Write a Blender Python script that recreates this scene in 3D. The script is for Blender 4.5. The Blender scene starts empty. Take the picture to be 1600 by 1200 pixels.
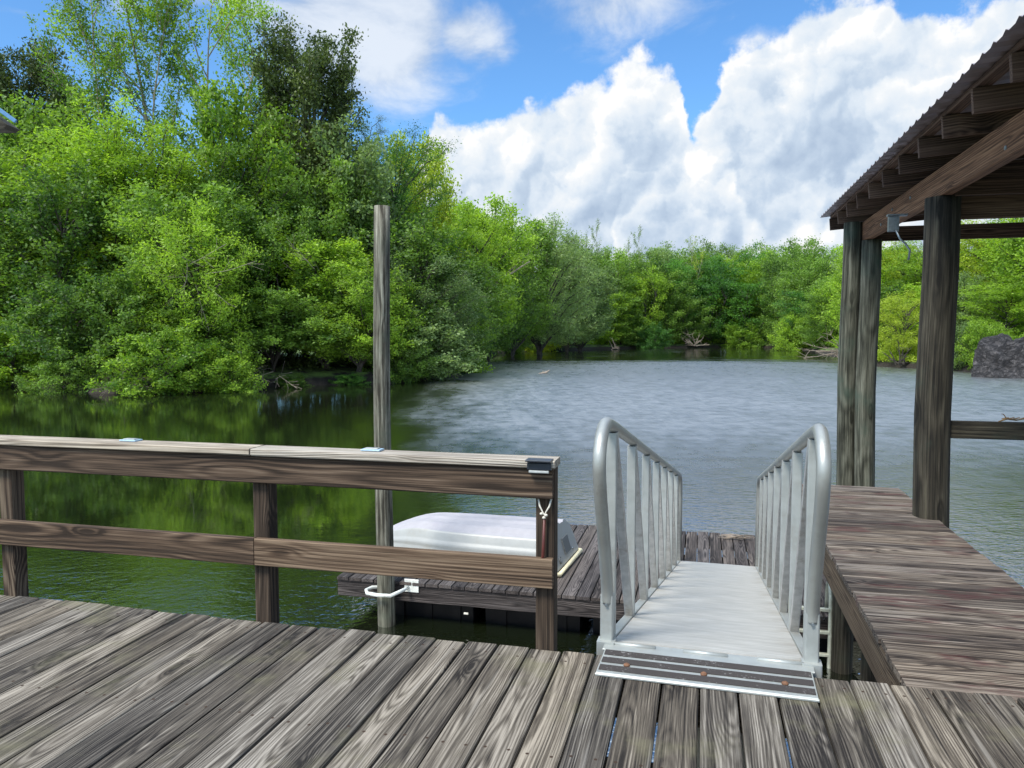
import bpy, math, random
import numpy as np
from mathutils import Vector, Matrix

scene = bpy.context.scene
C = scene.collection

# ------------------------------------------------------------------ camera
F_PX, HORIZON, CAM_H = 1200.0, 521.0, 1.5
YAW = math.radians(14.0)
PITCH = math.atan((600 - HORIZON) / F_PX)
cam_data = bpy.data.cameras.new('camera')
cam = bpy.data.objects.new('camera', cam_data)
C.objects.link(cam)
cam_data.sensor_width = 36
cam_data.lens = 27.0
cam_data.clip_start = 0.05
cam_data.clip_end = 4000
cam.location = (0, 0, CAM_H)
cam.rotation_euler = (math.pi / 2 - PITCH, 0, YAW)
scene.camera = cam
RV = (math.cos(YAW), math.sin(YAW))      # to the right of the view
FV = (-math.sin(YAW), math.cos(YAW))     # away from the viewer


def away(px, D, z=0.0):
    """a place D metres out in the photo's column px"""
    a = (px - 800) / F_PX * D
    return (a * RV[0] + D * FV[0], a * RV[1] + D * FV[1], z)


# ------------------------------------------------------------------ sun, sky
SUN = Vector((-0.50 * RV[0] - 0.50 * FV[0], -0.50 * RV[1] - 0.50 * FV[1], 1.0)).normalized()
sd = bpy.data.lights.new('sun', 'SUN')
sd.energy = 4.2
sd.angle = math.radians(18.0)
sd.color = (1.0, 0.95, 0.86)
sun = bpy.data.objects.new('sun', sd)
C.objects.link(sun)
sun.rotation_euler = SUN.to_track_quat('Z', 'Y').to_euler()
sun.location = SUN * 50

scene.view_settings.view_transform = 'Standard'
scene.view_settings.look = 'None'
scene.view_settings.exposure = 0.45
scene.view_settings.gamma = 1.0


class NT:
    """small helper for node graphs"""

    def __init__(self, tree):
        self.t = tree
        self.n = tree.nodes
        self.l = tree.links

    def _in(self, sock, v):
        if v is None:
            return
        if isinstance(v, bpy.types.NodeSocket):
            self.l.new(v, sock)
        else:
            if isinstance(v, (tuple, list)) and len(v) == 3 and sock.type == 'RGBA':
                v = (*v, 1)
            sock.default_value = v

    def math(self, op, a, b=None, c=None, clamp=False):
        m = self.n.new('ShaderNodeMath')
        m.operation = op
        m.use_clamp = clamp
        self._in(m.inputs[0], a)
        self._in(m.inputs[1], b)
        self._in(m.inputs[2], c)
        return m.outputs[0]

    def vmath(self, op, a, b=None, scale=None):
        m = self.n.new('ShaderNodeVectorMath')
        m.operation = op
        self._in(m.inputs[0], a)
        self._in(m.inputs[1], b)
        if scale is not None:
            self._in(m.inputs['Scale'], scale)
        return m.outputs['Value'] if op in ('DOT_PRODUCT', 'LENGTH', 'DISTANCE') else m.outputs[0]

    def comb(self, x, y, z):
        m = self.n.new('ShaderNodeCombineXYZ')
        self._in(m.inputs[0], x)
        self._in(m.inputs[1], y)
        self._in(m.inputs[2], z)
        return m.outputs[0]

    def sep(self, v):
        m = self.n.new('ShaderNodeSeparateXYZ')
        self._in(m.inputs[0], v)
        return m.outputs

    def noise(self, vec, scale=1, detail=3, rough=0.5, dist=0.0):
        m = self.n.new('ShaderNodeTexNoise')
        self._in(m.inputs['Vector'], vec)
        self._in(m.inputs['Scale'], scale)
        self._in(m.inputs['Detail'], detail)
        self._in(m.inputs['Roughness'], rough)
        self._in(m.inputs['Distortion'], dist)
        return m.outputs[0]

    def voro(self, vec, scale=1, feature='F1'):
        m = self.n.new('ShaderNodeTexVoronoi')
        m.feature = feature
        self._in(m.inputs['Vector'], vec)
        self._in(m.inputs['Scale'], scale)
        return m.outputs['Distance']

    def ramp(self, fac, stops):
        m = self.n.new('ShaderNodeValToRGB')
        self._in(m.inputs[0], fac)
        e = m.color_ramp.elements
        while len(e) < len(stops):
            e.new(0.5)
        for el, (p, c) in zip(e, stops):
            el.position = p
            el.color = (*c, 1) if len(c) == 3 else c
        return m.outputs[0]

    def maprange(self, v, a, b, c=0.0, d=1.0, smooth=True):
        m = self.n.new('ShaderNodeMapRange')
        m.interpolation_type = 'SMOOTHSTEP' if smooth else 'LINEAR'
        self._in(m.inputs['Value'], v)
        for k, q in zip(('From Min', 'From Max', 'To Min', 'To Max'), (a, b, c, d)):
            self._in(m.inputs[k], q)
        return m.outputs[0]

    def mix(self, f, a, b, mode='MIX'):
        m = self.n.new('ShaderNodeMix')
        m.data_type = 'RGBA'
        m.blend_type = mode
        self._in(m.inputs[0], f)
        self._in(m.inputs[6], a)
        self._in(m.inputs[7], b)
        return m.outputs[2]

    def curve(self, v, pts):
        m = self.n.new('ShaderNodeFloatCurve')
        self._in(m.inputs['Value'], v)
        c = m.mapping.curves[0]
        while len(c.points) < len(pts):
            c.points.new(0.5, 0.5)
        for p, (x, y) in zip(c.points, pts):
            p.location = (x, y)
            p.handle_type = 'VECTOR'
        m.mapping.update()
        return m.outputs[0]


world = bpy.data.worlds.new('World')
scene.world = world
world.use_nodes = True
wt = NT(world.node_tree)
for n in list(wt.n):
    wt.n.remove(n)
sky = wt.n.new('ShaderNodeTexSky')
sky.sky_type = 'NISHITA'
sky.sun_disc = False
sky.sun_elevation = math.asin(SUN.z)
sky.sun_rotation = math.atan2(SUN.x, SUN.y)
sky.air_density = 1.0
sky.dust_density = 0.3
sky.ozone_density = 2.0


def ray_ae(px, py):
    a = (px - 800) / F_PX
    b = (600 - py) / F_PX
    d = Vector((a, math.cos(PITCH) + b * math.sin(PITCH), -math.sin(PITCH) + b * math.cos(PITCH))).normalized()
    return math.atan2(d.x, d.y), math.asin(d.z)


tc = wt.n.new('ShaderNodeTexCoord')
dirv = tc.outputs['Generated']
dR = wt.vmath('DOT_PRODUCT', dirv, (RV[0], RV[1], 0))
dF = wt.vmath('DOT_PRODUCT', dirv, (FV[0], FV[1], 0))
dz = wt.sep(dirv)[2]
az0 = wt.math('ARCTAN2', dR, dF)
el0 = wt.math('ARCSINE', dz)
# billowing distortion of the outlines
warp = wt.n.new('ShaderNodeTexNoise')
wt._in(warp.inputs['Vector'], dirv)
warp.inputs['Scale'].default_value = 11
warp.inputs['Detail'].default_value = 6
warp.inputs['Roughness'].default_value = 0.55
wv = wt.vmath('SUBTRACT', warp.outputs['Color'], (0.5, 0.5, 0.5))
wx, wy, wz = wt.sep(wv)
az = wt.math('MULTIPLY_ADD', wx, 0.075, az0)
el = wt.math('MULTIPLY_ADD', wy, 0.06, el0)


def profile(pts, azs):
    cur = []
    for px, py in pts:
        a, e = ray_ae(px, py)
        cur.append(((a + 0.75) / 1.5, e / 0.6))
    u = wt.maprange(azs, -0.75, 0.75, 0, 1, smooth=False)
    return wt.math('MULTIPLY', wt.curve(u, cur), 0.6)


edge_a = profile([(-120, 620), (560, 560), (640, 300), (655, 195), (668, 160), (700, 178), (740, 196), (768, 188), (800, 158), (835, 150),
                  (870, 142), (900, 128), (940, 105), (990, 84), (1030, 90), (1062, 82), (1074, 120), (1084, 205), (1100, 180),
                  (1125, 130), (1140, 70), (1180, 44), (1230, 30), (1262, 2), (1300, -30), (1400, -30), (1450, 12), (1490, 20), (1530, -20), (1700, -60), (1900, 60)], az)
edge_b = profile([(-120, 620), (930, 560), (970, 310), (985, 285), (1020, 270), (1070, 262), (1105, 240), (1130, 236), (1146, 262), (1158, 330),
                  (1190, 372), (1240, 350), (1300, 330), (1400, 300), (1520, 260), (1650, 270)], az)
edge_c = profile([(-120, 620), (660, 560), (690, 330), (740, 300), (790, 330), (860, 300), (930, 360), (990, 400), (1040, 372), (1100, 352), (1160, 385),
                  (1200, 300), (1240, 292), (1290, 330), (1350, 360), (1400, 390), (1600, 340)], az)
billow = wt.math('SUBTRACT', 1.0, wt.voro(wt.vmath('ADD', dirv, wt.vmath('SCALE', wv, scale=0.05)), 26, 'F1'))
fine = wt.noise(dirv, 42, 6, 0.62)


def depth_of(edge, k=1.0):
    d = wt.math('SUBTRACT', edge, el)
    d = wt.math('MULTIPLY_ADD', wt.math('SUBTRACT', billow, 0.6), 0.03 * k, d)
    d = wt.math('MULTIPLY_ADD', wt.math('SUBTRACT', fine, 0.5), 0.045 * k, d)
    return d


dA = depth_of(edge_a)
dB = depth_of(edge_b)
dC = depth_of(edge_c, 1.5)
mA = wt.maprange(dA, -0.003, 0.018)
# relief: density seen towards the sun compared with here
offs = wt.vmath('ADD', dirv, tuple(0.03 * (-0.75 * RV[i] if i < 2 else 0) + (0.022 if i == 2 else 0) for i in range(3)))
n_here = wt.noise(dirv, 9, 7, 0.58, 0.3)
n_sun = wt.noise(offs, 9, 7, 0.58, 0.3)
relief = wt.math('SUBTRACT', n_here, n_sun)
deep = wt.maprange(dA, 0.0, 0.16)
lum = wt.math('MULTIPLY_ADD', deep, -0.36, 0.99)
rimB = wt.math('MULTIPLY', wt.maprange(dB, -0.006, 0.022), wt.maprange(dB, 0.09, 0.01))
rimC = wt.math('MULTIPLY', wt.maprange(dC, -0.03, 0.02), wt.maprange(dC, 0.11, 0.0))
lum = wt.math('MULTIPLY_ADD', rimB, 0.24, lum)
lum = wt.math('MULTIPLY_ADD', rimC, 0.16, lum)
lum = wt.math('MULTIPLY_ADD', relief, 0.55, lum)
lum = wt.math('MULTIPLY_ADD', wt.math('SUBTRACT', billow, 0.6), 0.16, lum)
lum = wt.math('MULTIPLY_ADD', wt.maprange(el0, 0.30, 0.10), -0.05, lum)
f_sun = wt.noise(wt.vmath('ADD', dirv, tuple(0.010 * (-0.75 * RV[i] if i < 2 else 0) + (0.008 if i == 2 else 0) for i in range(3))), 30, 5, 0.6)
f_here = wt.noise(dirv, 30, 5, 0.6)
lum = wt.math('MULTIPLY_ADD', wt.math('SUBTRACT', f_here, f_sun), 0.28, lum)
sv = tuple(-0.75 * RV[i] if i < 2 else 0.72 for i in range(3))
for sc_, amp_, off_ in ((12, 0.62, 0.020), (27, 0.42, 0.009)):
    w_ = wt.vmath('ADD', dirv, wt.vmath('SCALE', wv, scale=0.12))
    p_ = 1 and wt.voro(w_, sc_, 'F1')
    q_ = wt.voro(wt.vmath('ADD', w_, tuple(off_ * c for c in sv)), sc_, 'F1')
    lum = wt.math('MULTIPLY_ADD', wt.math('SUBTRACT', q_, p_), amp_, lum)
lum = wt.math('MINIMUM', wt.math('MAXIMUM', lum, 0.36), 1.04)
cA = wt.ramp(wt.maprange(lum, 0.36, 1.03, smooth=False), [(0.0, (0.42, 0.53, 0.69)), (0.35, (0.56, 0.67, 0.81)), (0.62, (0.74, 0.82, 0.91)), (0.85, (0.86, 0.90, 0.94)), (1.0, (1.0, 1.0, 1.0))])


def wisp(px, py, ra, re, soft=1.0):
    a, e = ray_ae(px, py)
    x = wt.math('DIVIDE', wt.math('SUBTRACT', az, a), ra)
    y = wt.math('DIVIDE', wt.math('SUBTRACT', el, e), re)
    q = wt.math('ADD', wt.math('MULTIPLY', x, x), wt.math('MULTIPLY', y, y))
    return wt.math('MULTIPLY', wt.math('EXPONENT', wt.math('MULTIPLY', q, -1.0)), soft)


wsum = wisp(560, 40, 0.15, 0.085, 1.0)
for a in ((470, 110, 0.07, 0.07, 0.9), (730, 60, 0.07, 0.04, 0.75), (960, 5, 0.12, 0.045, 0.62), (170, 10, 0.05, 0.018, 0.5),
          (20, 20, 0.05, 0.01, 0.4), (1190, 55, 0.04, 0.015, 0.4), (330, -60, 0.3, 0.05, 0.7)):
    wsum = wt.math('MAXIMUM', wsum, wisp(*a))
wn = wt.noise(wt.vmath('MULTIPLY', dirv, (1, 1, 1.8)), 7, 7, 0.6, 0.4)
mW = wt.maprange(wt.math('ADD', wsum, wt.math('MULTIPLY_ADD', wn, 1.3, -0.65)), 0.22, 0.85)
mW = wt.math('MULTIPLY', mW, 0.86)
cW = wt.mix(wt.maprange(wn, 0.38, 0.68), (0.44, 0.55, 0.72), (0.84, 0.89, 0.95))
# unseen cloud over the rest of the dome, over-bright to add soft light
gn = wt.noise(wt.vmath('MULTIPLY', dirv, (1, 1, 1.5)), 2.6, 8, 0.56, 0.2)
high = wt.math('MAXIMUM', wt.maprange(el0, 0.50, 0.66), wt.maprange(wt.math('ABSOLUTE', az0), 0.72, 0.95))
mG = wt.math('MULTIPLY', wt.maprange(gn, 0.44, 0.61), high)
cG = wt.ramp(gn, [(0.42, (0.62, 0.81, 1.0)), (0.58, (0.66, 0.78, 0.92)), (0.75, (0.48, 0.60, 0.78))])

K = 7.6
sky_col = wt.mix(1.0, sky.outputs[0], (0.80, 1.24, 1.58), 'MULTIPLY')
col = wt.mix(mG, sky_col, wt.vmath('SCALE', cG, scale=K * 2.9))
col = wt.mix(mW, col, wt.vmath('SCALE', cW, scale=K))
col = wt.mix(mA, col, wt.vmath('SCALE', cA, scale=K))
bg = wt.n.new('ShaderNodeBackground')
bg.inputs['Strength'].default_value = 0.10
wt.l.new(col, bg.inputs['Color'])
wo = wt.n.new('ShaderNodeOutputWorld')
wt.l.new(bg.outputs[0], wo.inputs['Surface'])


# ------------------------------------------------------------------ object helpers
def new_mesh(name, verts, faces, mat=None, smooth=False, attrs=None):
    me = bpy.data.meshes.new(name)
    verts = np.asarray(verts, dtype=np.float32)
    if isinstance(faces, np.ndarray) and faces.ndim == 2:
        nf, k = faces.shape
        me.vertices.add(len(verts))
        me.vertices.foreach_set('co', verts.ravel())
        me.loops.add(nf * k)
        me.loops.foreach_set('vertex_index', faces.astype(np.int32).ravel())
        me.polygons.add(nf)
        me.polygons.foreach_set('loop_start', np.arange(0, nf * k, k, dtype=np.int32))
        me.polygons.foreach_set('loop_total', np.full(nf, k, dtype=np.int32))
        me.update(calc_edges=True)
    else:
        me.from_pydata([tuple(map(float, v)) for v in verts], [], [tuple(f) for f in faces])
        me.update()
    if smooth:
        me.polygons.foreach_set('use_smooth', [True] * len(me.polygons))
    if attrs:
        for k, a in attrs.items():
            a = np.asarray(a, dtype=np.float32)
            if a.ndim == 1:
                at = me.attributes.new(k, 'FLOAT', 'POINT')
                at.data.foreach_set('value', a)
            else:
                at = me.attributes.new(k, 'FLOAT_VECTOR', 'POINT')
                at.data.foreach_set('vector', a.ravel())
    if mat:
        me.materials.append(mat)
    return me


def link(name, me, parent=None, loc=(0, 0, 0), rot=(0, 0, 0)):
    o = bpy.data.objects.new(name, me)
    C.objects.link(o)
    o.location = loc
    o.rotation_euler = rot
    if parent:
        o.parent = parent
    return o


def tag(o, label=None, cat=None, group=None, kind=None):
    if label:
        o['label'] = label
    if cat:
        o['category'] = cat
    if group:
        o['group'] = group
    if kind:
        o['kind'] = kind
    return o


def thing(name, label, cat, loc=(0, 0, 0), rz=0, group=None):
    o = bpy.data.objects.new(name, None)
    C.objects.link(o)
    o.empty_display_size = 0.2
    o.location = loc
    o.rotation_euler = (0, 0, rz)
    return tag(o, label, cat, group)


def copy_tree(o, parent=None):
    c = o.copy()
    C.objects.link(c)
    if parent:
        c.parent = parent
    for ch in list(o.children):
        copy_tree(ch, c)
    return c


class MB:
    """collects boards and tubes; stores local board coordinates for the wood grain"""

    def __init__(self):
        self.v, self.f, self.bl, self.bid, self.sm = [], [], [], [], []

    def board(self, p, L, W, T, sl, sw, st, ch=0.004, segs=1, warp=0.0, bid=None, rnd=None):
        """p centre; L,W,T unit axes; sizes; chamfered cross-section swept along L"""
        rnd = rnd or random
        p, L, W, T = Vector(p), Vector(L).normalized(), Vector(W).normalized(), Vector(T).normalized()
        bid = rnd.random() if bid is None else bid
        hw, ht = sw / 2, st / 2
        sec = [(-hw + ch, -ht), (hw - ch, -ht), (hw, -ht + ch), (hw, ht - ch), (hw - ch, ht), (-hw + ch, ht), (-hw, ht - ch), (-hw, -ht + ch)]
        b0 = len(self.v)
        ph = rnd.uniform(0, 6)
        for i in range(segs + 1):
            a = -sl / 2 + sl * i / segs
            dw = warp * math.sin(a * 1.3 + ph) if warp else 0
            dt = warp * 0.6 * math.sin(a * 1.9 + ph * 2) if warp else 0
            for (w, t) in sec:
                self.v.append(p + L * a + W * (w + dw) + T * (t + dt))
                self.bl.append((a + sl / 2, w, t))
                self.bid.append(bid)
        for i in range(segs):
            for k in range(8):
                k2 = (k + 1) % 8
                self.f.append((b0 + i * 8 + k, b0 + i * 8 + k2, b0 + i * 8 + 8 + k2, b0 + i * 8 + 8 + k))
                self.sm.append(False)
        self.f.append(tuple(b0 + k for k in reversed(range(8))))
        self.f.append(tuple(b0 + segs * 8 + k for k in range(8)))
        self.sm += [False, False]
        return self

    def box(self, c, s, ch=0.003, **k):
        return self.board(c, (1, 0, 0), (0, 1, 0), (0, 0, 1), s[0], s[1], s[2], ch=min(ch, min(s) * 0.3), **k)

    def tube(self, pts, r, n=12, caps=True, bid=None, ry=None, closed=False):
        pts = [Vector(p) for p in pts]
        rs = r if isinstance(r, (list, tuple)) else [r] * len(pts)
        bid = random.random() if bid is None else bid
        b0 = len(self.v)
        prev = None
        m = len(pts)
        dist = 0
        for i, p in enumerate(pts):
            if closed:
                d = (pts[(i + 1) % m] - pts[i - 1]).normalized()
            elif i == 0:
                d = (pts[1] - p).normalized()
            elif i == m - 1:
                d = (p - pts[-2]).normalized()
            else:
                d = (pts[i + 1] - pts[i - 1]).normalized()
            if i:
                dist += (p - pts[i - 1]).length
            if prev is None:
                a = Vector((1, 0, 0)) if abs(d.x) < 0.8 else Vector((0, 1, 0))
                u = (a - d * a.dot(d)).normalized()
            else:
                u = (prev - d * prev.dot(d)).normalized()
            prev = u
            w = d.cross(u)
            for k in range(n):
                t = 2 * math.pi * k / n
                self.v.append(p + u * (math.cos(t) * rs[i]) + w * (math.sin(t) * rs[i] * (ry or 1)))
                self.bl.append((dist, math.cos(t) * rs[i], math.sin(t) * rs[i]))
                self.bid.append(bid)
        rng = m if closed else m - 1
        for i in range(rng):
            j = (i + 1) % m
            for k in range(n):
                k2 = (k + 1) % n
                self.f.append((b0 + i * n + k, b0 + i * n + k2, b0 + j * n + k2, b0 + j * n + k))
                self.sm.append(True)
        if caps and not closed:
            self.f.append(tuple(b0 + k for k in reversed(range(n))))
            self.f.append(tuple(b0 + (m - 1) * n + k for k in range(n)))
            self.sm += [False, False]
        return self

    def prism(self, poly, z0, z1):
        """polygon in x,y lifted from z0 to z1"""
        b0 = len(self.v)
        n = len(poly)
        for z in (z0, z1):
            for x, y in poly:
                self.v.append(Vector((x, y, z)))
                self.bl.append((x, y, z))
                self.bid.append(0.3)
        for k in range(n):
            k2 = (k + 1) % n
            self.f.append((b0 + k, b0 + k2, b0 + n + k2, b0 + n + k))
            self.sm.append(False)
        self.f.append(tuple(b0 + k for k in reversed(range(n))))
        self.f.append(tuple(b0 + n + k for k in range(n)))
        self.sm += [False, False]
        return self

    def build(self, name, mat, parent=None, loc=(0, 0, 0), rot=(0, 0, 0)):
        me = new_mesh(name, [tuple(v) for v in self.v], self.f, mat, False, {'bl': self.bl, 'bid': self.bid})
        me.polygons.foreach_set('use_smooth', self.sm)
        return link(name, me, parent, loc, rot)


# ------------------------------------------------------------------ materials
def base_mat(name):
    m = bpy.data.materials.new(name)
    m.use_nodes = True
    t = NT(m.node_tree)
    for n in list(t.n):
        t.n.remove(n)
    out = t.n.new('ShaderNodeOutputMaterial')
    b = t.n.new('ShaderNodeBsdfPrincipled')
    t.l.new(b.outputs[0], out.inputs[0])
    return m, t, b, out


def bump(t, b, h, strength, dist):
    bn = t.n.new('ShaderNodeBump')
    bn.inputs['Strength'].default_value = strength
    bn.inputs['Distance'].default_value = dist
    t.l.new(h, bn.inputs['Height'])
    t.l.new(bn.outputs[0], b.inputs['Normal'])


def wood(name, dark, mid, light, stain=None, freq=85, moss=None, rough=0.85, blotch=0.5, bumpd=0.004, pale=0.5, spec=0.25, stain_thr=0.62, ringw=0.42, screws=False):
    m, t, b, out = base_mat(name)
    at = t.n.new('ShaderNodeAttribute')
    at.attribute_name = 'bl'
    ai = t.n.new('ShaderNodeAttribute')
    ai.attribute_name = 'bid'
    a, w, h = t.sep(at.outputs['Vector'])
    bid = ai.outputs['Fac']
    seed = t.math('MULTIPLY', bid, 73.0)
    s2 = t.math('FRACT', t.math('MULTIPLY', bid, 17.31))
    s3 = t.math('FRACT', t.math('MULTIPLY', bid, 51.77))
    lowv = t.comb(t.math('MULTIPLY', a, 0.9), t.math('MULTIPLY', w, 3.0), seed)
    n1 = t.noise(lowv, 1.0, 3, 0.5)
    n2 = t.noise(t.comb(t.math('MULTIPLY', a, 0.7), seed, 3.3), 1.0, 2, 0.5)
    w0 = t.math('MULTIPLY', t.math('SUBTRACT', s2, 0.5), 0.14)
    w1 = t.math('ADD', t.math('SUBTRACT', w, w0), t.math('MULTIPLY', t.math('SUBTRACT', n1, 0.5), 0.028))
    hh = t.math('ADD', t.math('ADD', t.math('MULTIPLY', n2, 0.16), -0.04), h)
    # knots push the rings aside
    kv = t.comb(t.math('MULTIPLY', a, 1.6), t.math('MULTIPLY', w, 6.5), seed)
    kd = t.voro(kv, 1.0)
    kn = t.math('EXPONENT', t.math('MULTIPLY', t.math('MULTIPLY', kd, kd), -38.0))
    r = t.math('SQRT', t.math('ADD', t.math('MULTIPLY', w1, w1), t.math('MULTIPLY', hh, hh)))
    r = t.math('MULTIPLY_ADD', kn, 0.035, r)
    fr = t.noise(t.comb(t.math('MULTIPLY', a, 1.6), t.math('MULTIPLY', w, 60.0), t.math('ADD', seed, t.math('MULTIPLY', h, 60))), 1.0, 3, 0.6)
    ring = t.math('SINE', t.math('ADD', t.math('MULTIPLY', r, 6.283 * freq), t.math('MULTIPLY', fr, 2.2)))
    ring = t.math('POWER', t.math('MULTIPLY_ADD', ring, 0.5, 0.5), 0.7)
    fib = t.noise(t.comb(t.math('MULTIPLY', a, 2.2), t.math('MULTIPLY', w, 170.0), t.math('ADD', seed, t.math('MULTIPLY', h, 240))), 1.0, 2, 0.6)
    streak = t.noise(t.comb(t.math('MULTIPLY', a, 0.8), t.math('MULTIPLY', w, 62.0), t.math('ADD', seed, t.math('MULTIPLY', h, 62))), 1.0, 5, 0.72)
    patch = t.noise(t.comb(t.math('MULTIPLY', a, 1.6), t.math('MULTIPLY', w, 17.0), seed), 1.0, 6, 0.68, 0.3)
    rmask = t.maprange(t.noise(t.comb(t.math('MULTIPLY', a, 0.8), t.math('MULTIPLY', w, 12.0), t.math('ADD', seed, 31)), 1.0, 2, 0.5), 0.35, 0.65, 0.35, 1.25)
    v = t.math('MULTIPLY_ADD', t.math('SUBTRACT', ring, 0.58), t.math('MULTIPLY', rmask, ringw), 0.5)
    v = t.math('MULTIPLY_ADD', t.math('SUBTRACT', fib, 0.5), 0.80, v)
    v = t.math('MULTIPLY_ADD', t.math('SUBTRACT', streak, 0.5), 1.15, v)
    v = t.math('MULTIPLY_ADD', t.math('SUBTRACT', patch, 0.5), blotch, v)
    v = t.math('MULTIPLY_ADD', t.math('SUBTRACT', s3, 0.5), 0.30, v)
    v = t.math('MULTIPLY_ADD', kn, -0.38, v)
    col = t.ramp(v, [(0.18, dark), (0.5, mid), (0.84, light)])
    # warm / cool drift between boards
    warm = t.mix(t.math('MULTIPLY', s2, 0.55), col, t.mix(1.0, col, (1.10, 0.98, 0.80), 'MULTIPLY'))
    col = warm
    if pale:
        pm = t.maprange(t.noise(t.comb(t.math('MULTIPLY', a, 1.0), t.math('MULTIPLY', w, 22.0), t.math('ADD', seed, 9)), 1.0, 3, 0.5), 0.60, 0.72)
        col = t.mix(t.math('MULTIPLY', pm, pale), col, light)
    crack = t.noise(t.comb(t.math('MULTIPLY', a, 0.9), t.math('MULTIPLY', w, 80.0), t.math('ADD', seed, t.math('MULTIPLY', h, 75))), 1.0, 2, 0.5)
    cm = t.maprange(crack, 0.37, 0.29)
    col = t.mix(t.math('MULTIPLY', cm, 0.65), col, tuple(c * 0.35 for c in dark))
    if stain:
        geo0 = t.n.new('ShaderNodeNewGeometry')
        sn = t.noise(t.vmath('MULTIPLY', geo0.outputs['Position'], (1.5, 3.2, 1)), 1.3, 4, 0.6)
        sm_ = t.math('MULTIPLY', t.maprange(sn, stain_thr, stain_thr + 0.1), t.maprange(streak, 0.40, 0.55))
        col = t.mix(t.math('MULTIPLY', sm_, 0.65), col, stain)
    if moss:
        geo1 = t.n.new('ShaderNodeNewGeometry')
        mn = t.noise(geo1.outputs['Position'], 1.7, 5, 0.65)
        col = t.mix(t.maprange(mn, 0.50, 0.72, 0, 0.65), col, moss)
    if screws:
        gy = t.n.new('ShaderNodeNewGeometry')
        yy = t.sep(gy.outputs['Position'])[1]
        fy = t.math('MULTIPLY', t.math('SUBTRACT', t.math('FRACT', t.math('MULTIPLY_ADD', t.math('SUBTRACT', yy, 3.40), 1 / 0.8, 0.5)), 0.5), 0.8)
        fy = t.math('ADD', fy, t.math('MULTIPLY', t.math('SUBTRACT', s3, 0.5), 0.03))
        dw = t.math('SUBTRACT', t.math('ABSOLUTE', w), 0.044)
        dd = t.math('SQRT', t.math('ADD', t.math('MULTIPLY', fy, fy), t.math('MULTIPLY', dw, dw)))
        col = t.mix(t.maprange(dd, 0.0085, 0.0045), col, (0.035, 0.020, 0.012))
    t.l.new(col, b.inputs['Base Color'])
    b.inputs['Roughness'].default_value = rough
    b.inputs['Specular IOR Level'].default_value = spec
    hgt = t.math('ADD', t.math('MULTIPLY', ring, 0.35), t.math('ADD', t.math('MULTIPLY', fib, 0.5), t.math('MULTIPLY', cm, -0.8)))
    bump(t, b, hgt, 0.8, bumpd)
    return m


M = {}
M['deck'] = wood('weathered_deck_wood', (0.015, 0.0125, 0.011), (0.088, 0.077, 0.064), (0.265, 0.242, 0.210), moss=(0.15, 0.14, 0.08), blotch=0.9, pale=0.45, freq=120, ringw=0.24, screws=True)
M['walk'] = wood('brown_walkway_wood', (0.018, 0.014, 0.013), (0.075, 0.060, 0.050), (0.24, 0.21, 0.18), stain=(0.060, 0.013, 0.016), blotch=1.0, freq=80, pale=0.3, stain_thr=0.54)
M['float'] = wood('dark_float_wood', (0.012, 0.010, 0.010), (0.048, 0.041, 0.040), (0.135, 0.12, 0.115), blotch=0.7, pale=0.25)
M['rail'] = wood('brown_rail_wood', (0.024, 0.016, 0.011), (0.080, 0.054, 0.037), (0.18, 0.135, 0.098), blotch=0.45, freq=62, pale=0.0)
M['railtop'] = wood('grey_cap_wood', (0.07, 0.055, 0.045), (0.21, 0.18, 0.145), (0.42, 0.38, 0.32), blotch=0.5, pale=0.3)
M['post'] = wood('post_wood', (0.018, 0.012, 0.008), (0.055, 0.038, 0.026), (0.13, 0.10, 0.070), blotch=0.4, freq=70, pale=0.0)
M['pole'] = wood('weathered_pole_wood', (0.030, 0.027, 0.020), (0.125, 0.120, 0.095), (0.27, 0.27, 0.225), blotch=1.5, freq=45, pale=0.3, moss=(0.09, 0.105, 0.075), ringw=0.3)
M['pile'] = wood('grey_green_pile_wood', (0.016, 0.017, 0.012), (0.058, 0.060, 0.046), (0.15, 0.155, 0.125), blotch=1.3, freq=45, pale=0.2, moss=(0.050, 0.075, 0.055), ringw=0.3)
M['pile_dark'] = wood('dark_pile_wood', (0.009, 0.008, 0.006), (0.034, 0.030, 0.022), (0.085, 0.078, 0.058), blotch=1.1, freq=45, pale=0.0, moss=(0.030, 0.042, 0.030), ringw=0.3)
M['roofwood'] = wood('dark_stained_rafter_wood', (0.022, 0.013, 0.010), (0.080, 0.050, 0.038), (0.155, 0.105, 0.080), blotch=0.5, freq=60, pale=0.0, ringw=0.3)
M['beam'] = wood('red_brown_beam_wood', (0.050, 0.024, 0.013), (0.175, 0.095, 0.054), (0.30, 0.18, 0.11), blotch=0.6, freq=60, pale=0.0, ringw=0.35)


def plain(name, colr, rough=0.5, metal=0.0, vary=0.15, scale=12.0, bumpd=0.0, spec=0.5, dirt=None):
    m, t, b, out = base_mat(name)
    geo = t.n.new('ShaderNodeNewGeometry')
    n = t.noise(geo.outputs['Position'], scale, 5, 0.62)
    c = t.mix(t.maprange(n, 0.3, 0.7, 0, 1), tuple(x * (1 - vary) for x in colr), tuple(min(1, x * (1 + vary)) for x in colr))
    if dirt:
        n2 = t.noise(geo.outputs['Position'], scale * 0.37, 6, 0.7)
        c = t.mix(t.maprange(n2, 0.52, 0.72, 0, 0.6), c, dirt)
    t.l.new(c, b.inputs['Base Color'])
    t.l.new(t.maprange(n, 0.2, 0.8, rough * 0.85, min(1, rough * 1.15)), b.inputs['Roughness'])
    b.inputs['Metallic'].default_value = metal
    b.inputs['Specular IOR Level'].default_value = spec
    if bumpd:
        bump(t, b, n, 0.5, bumpd)
    return m


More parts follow.
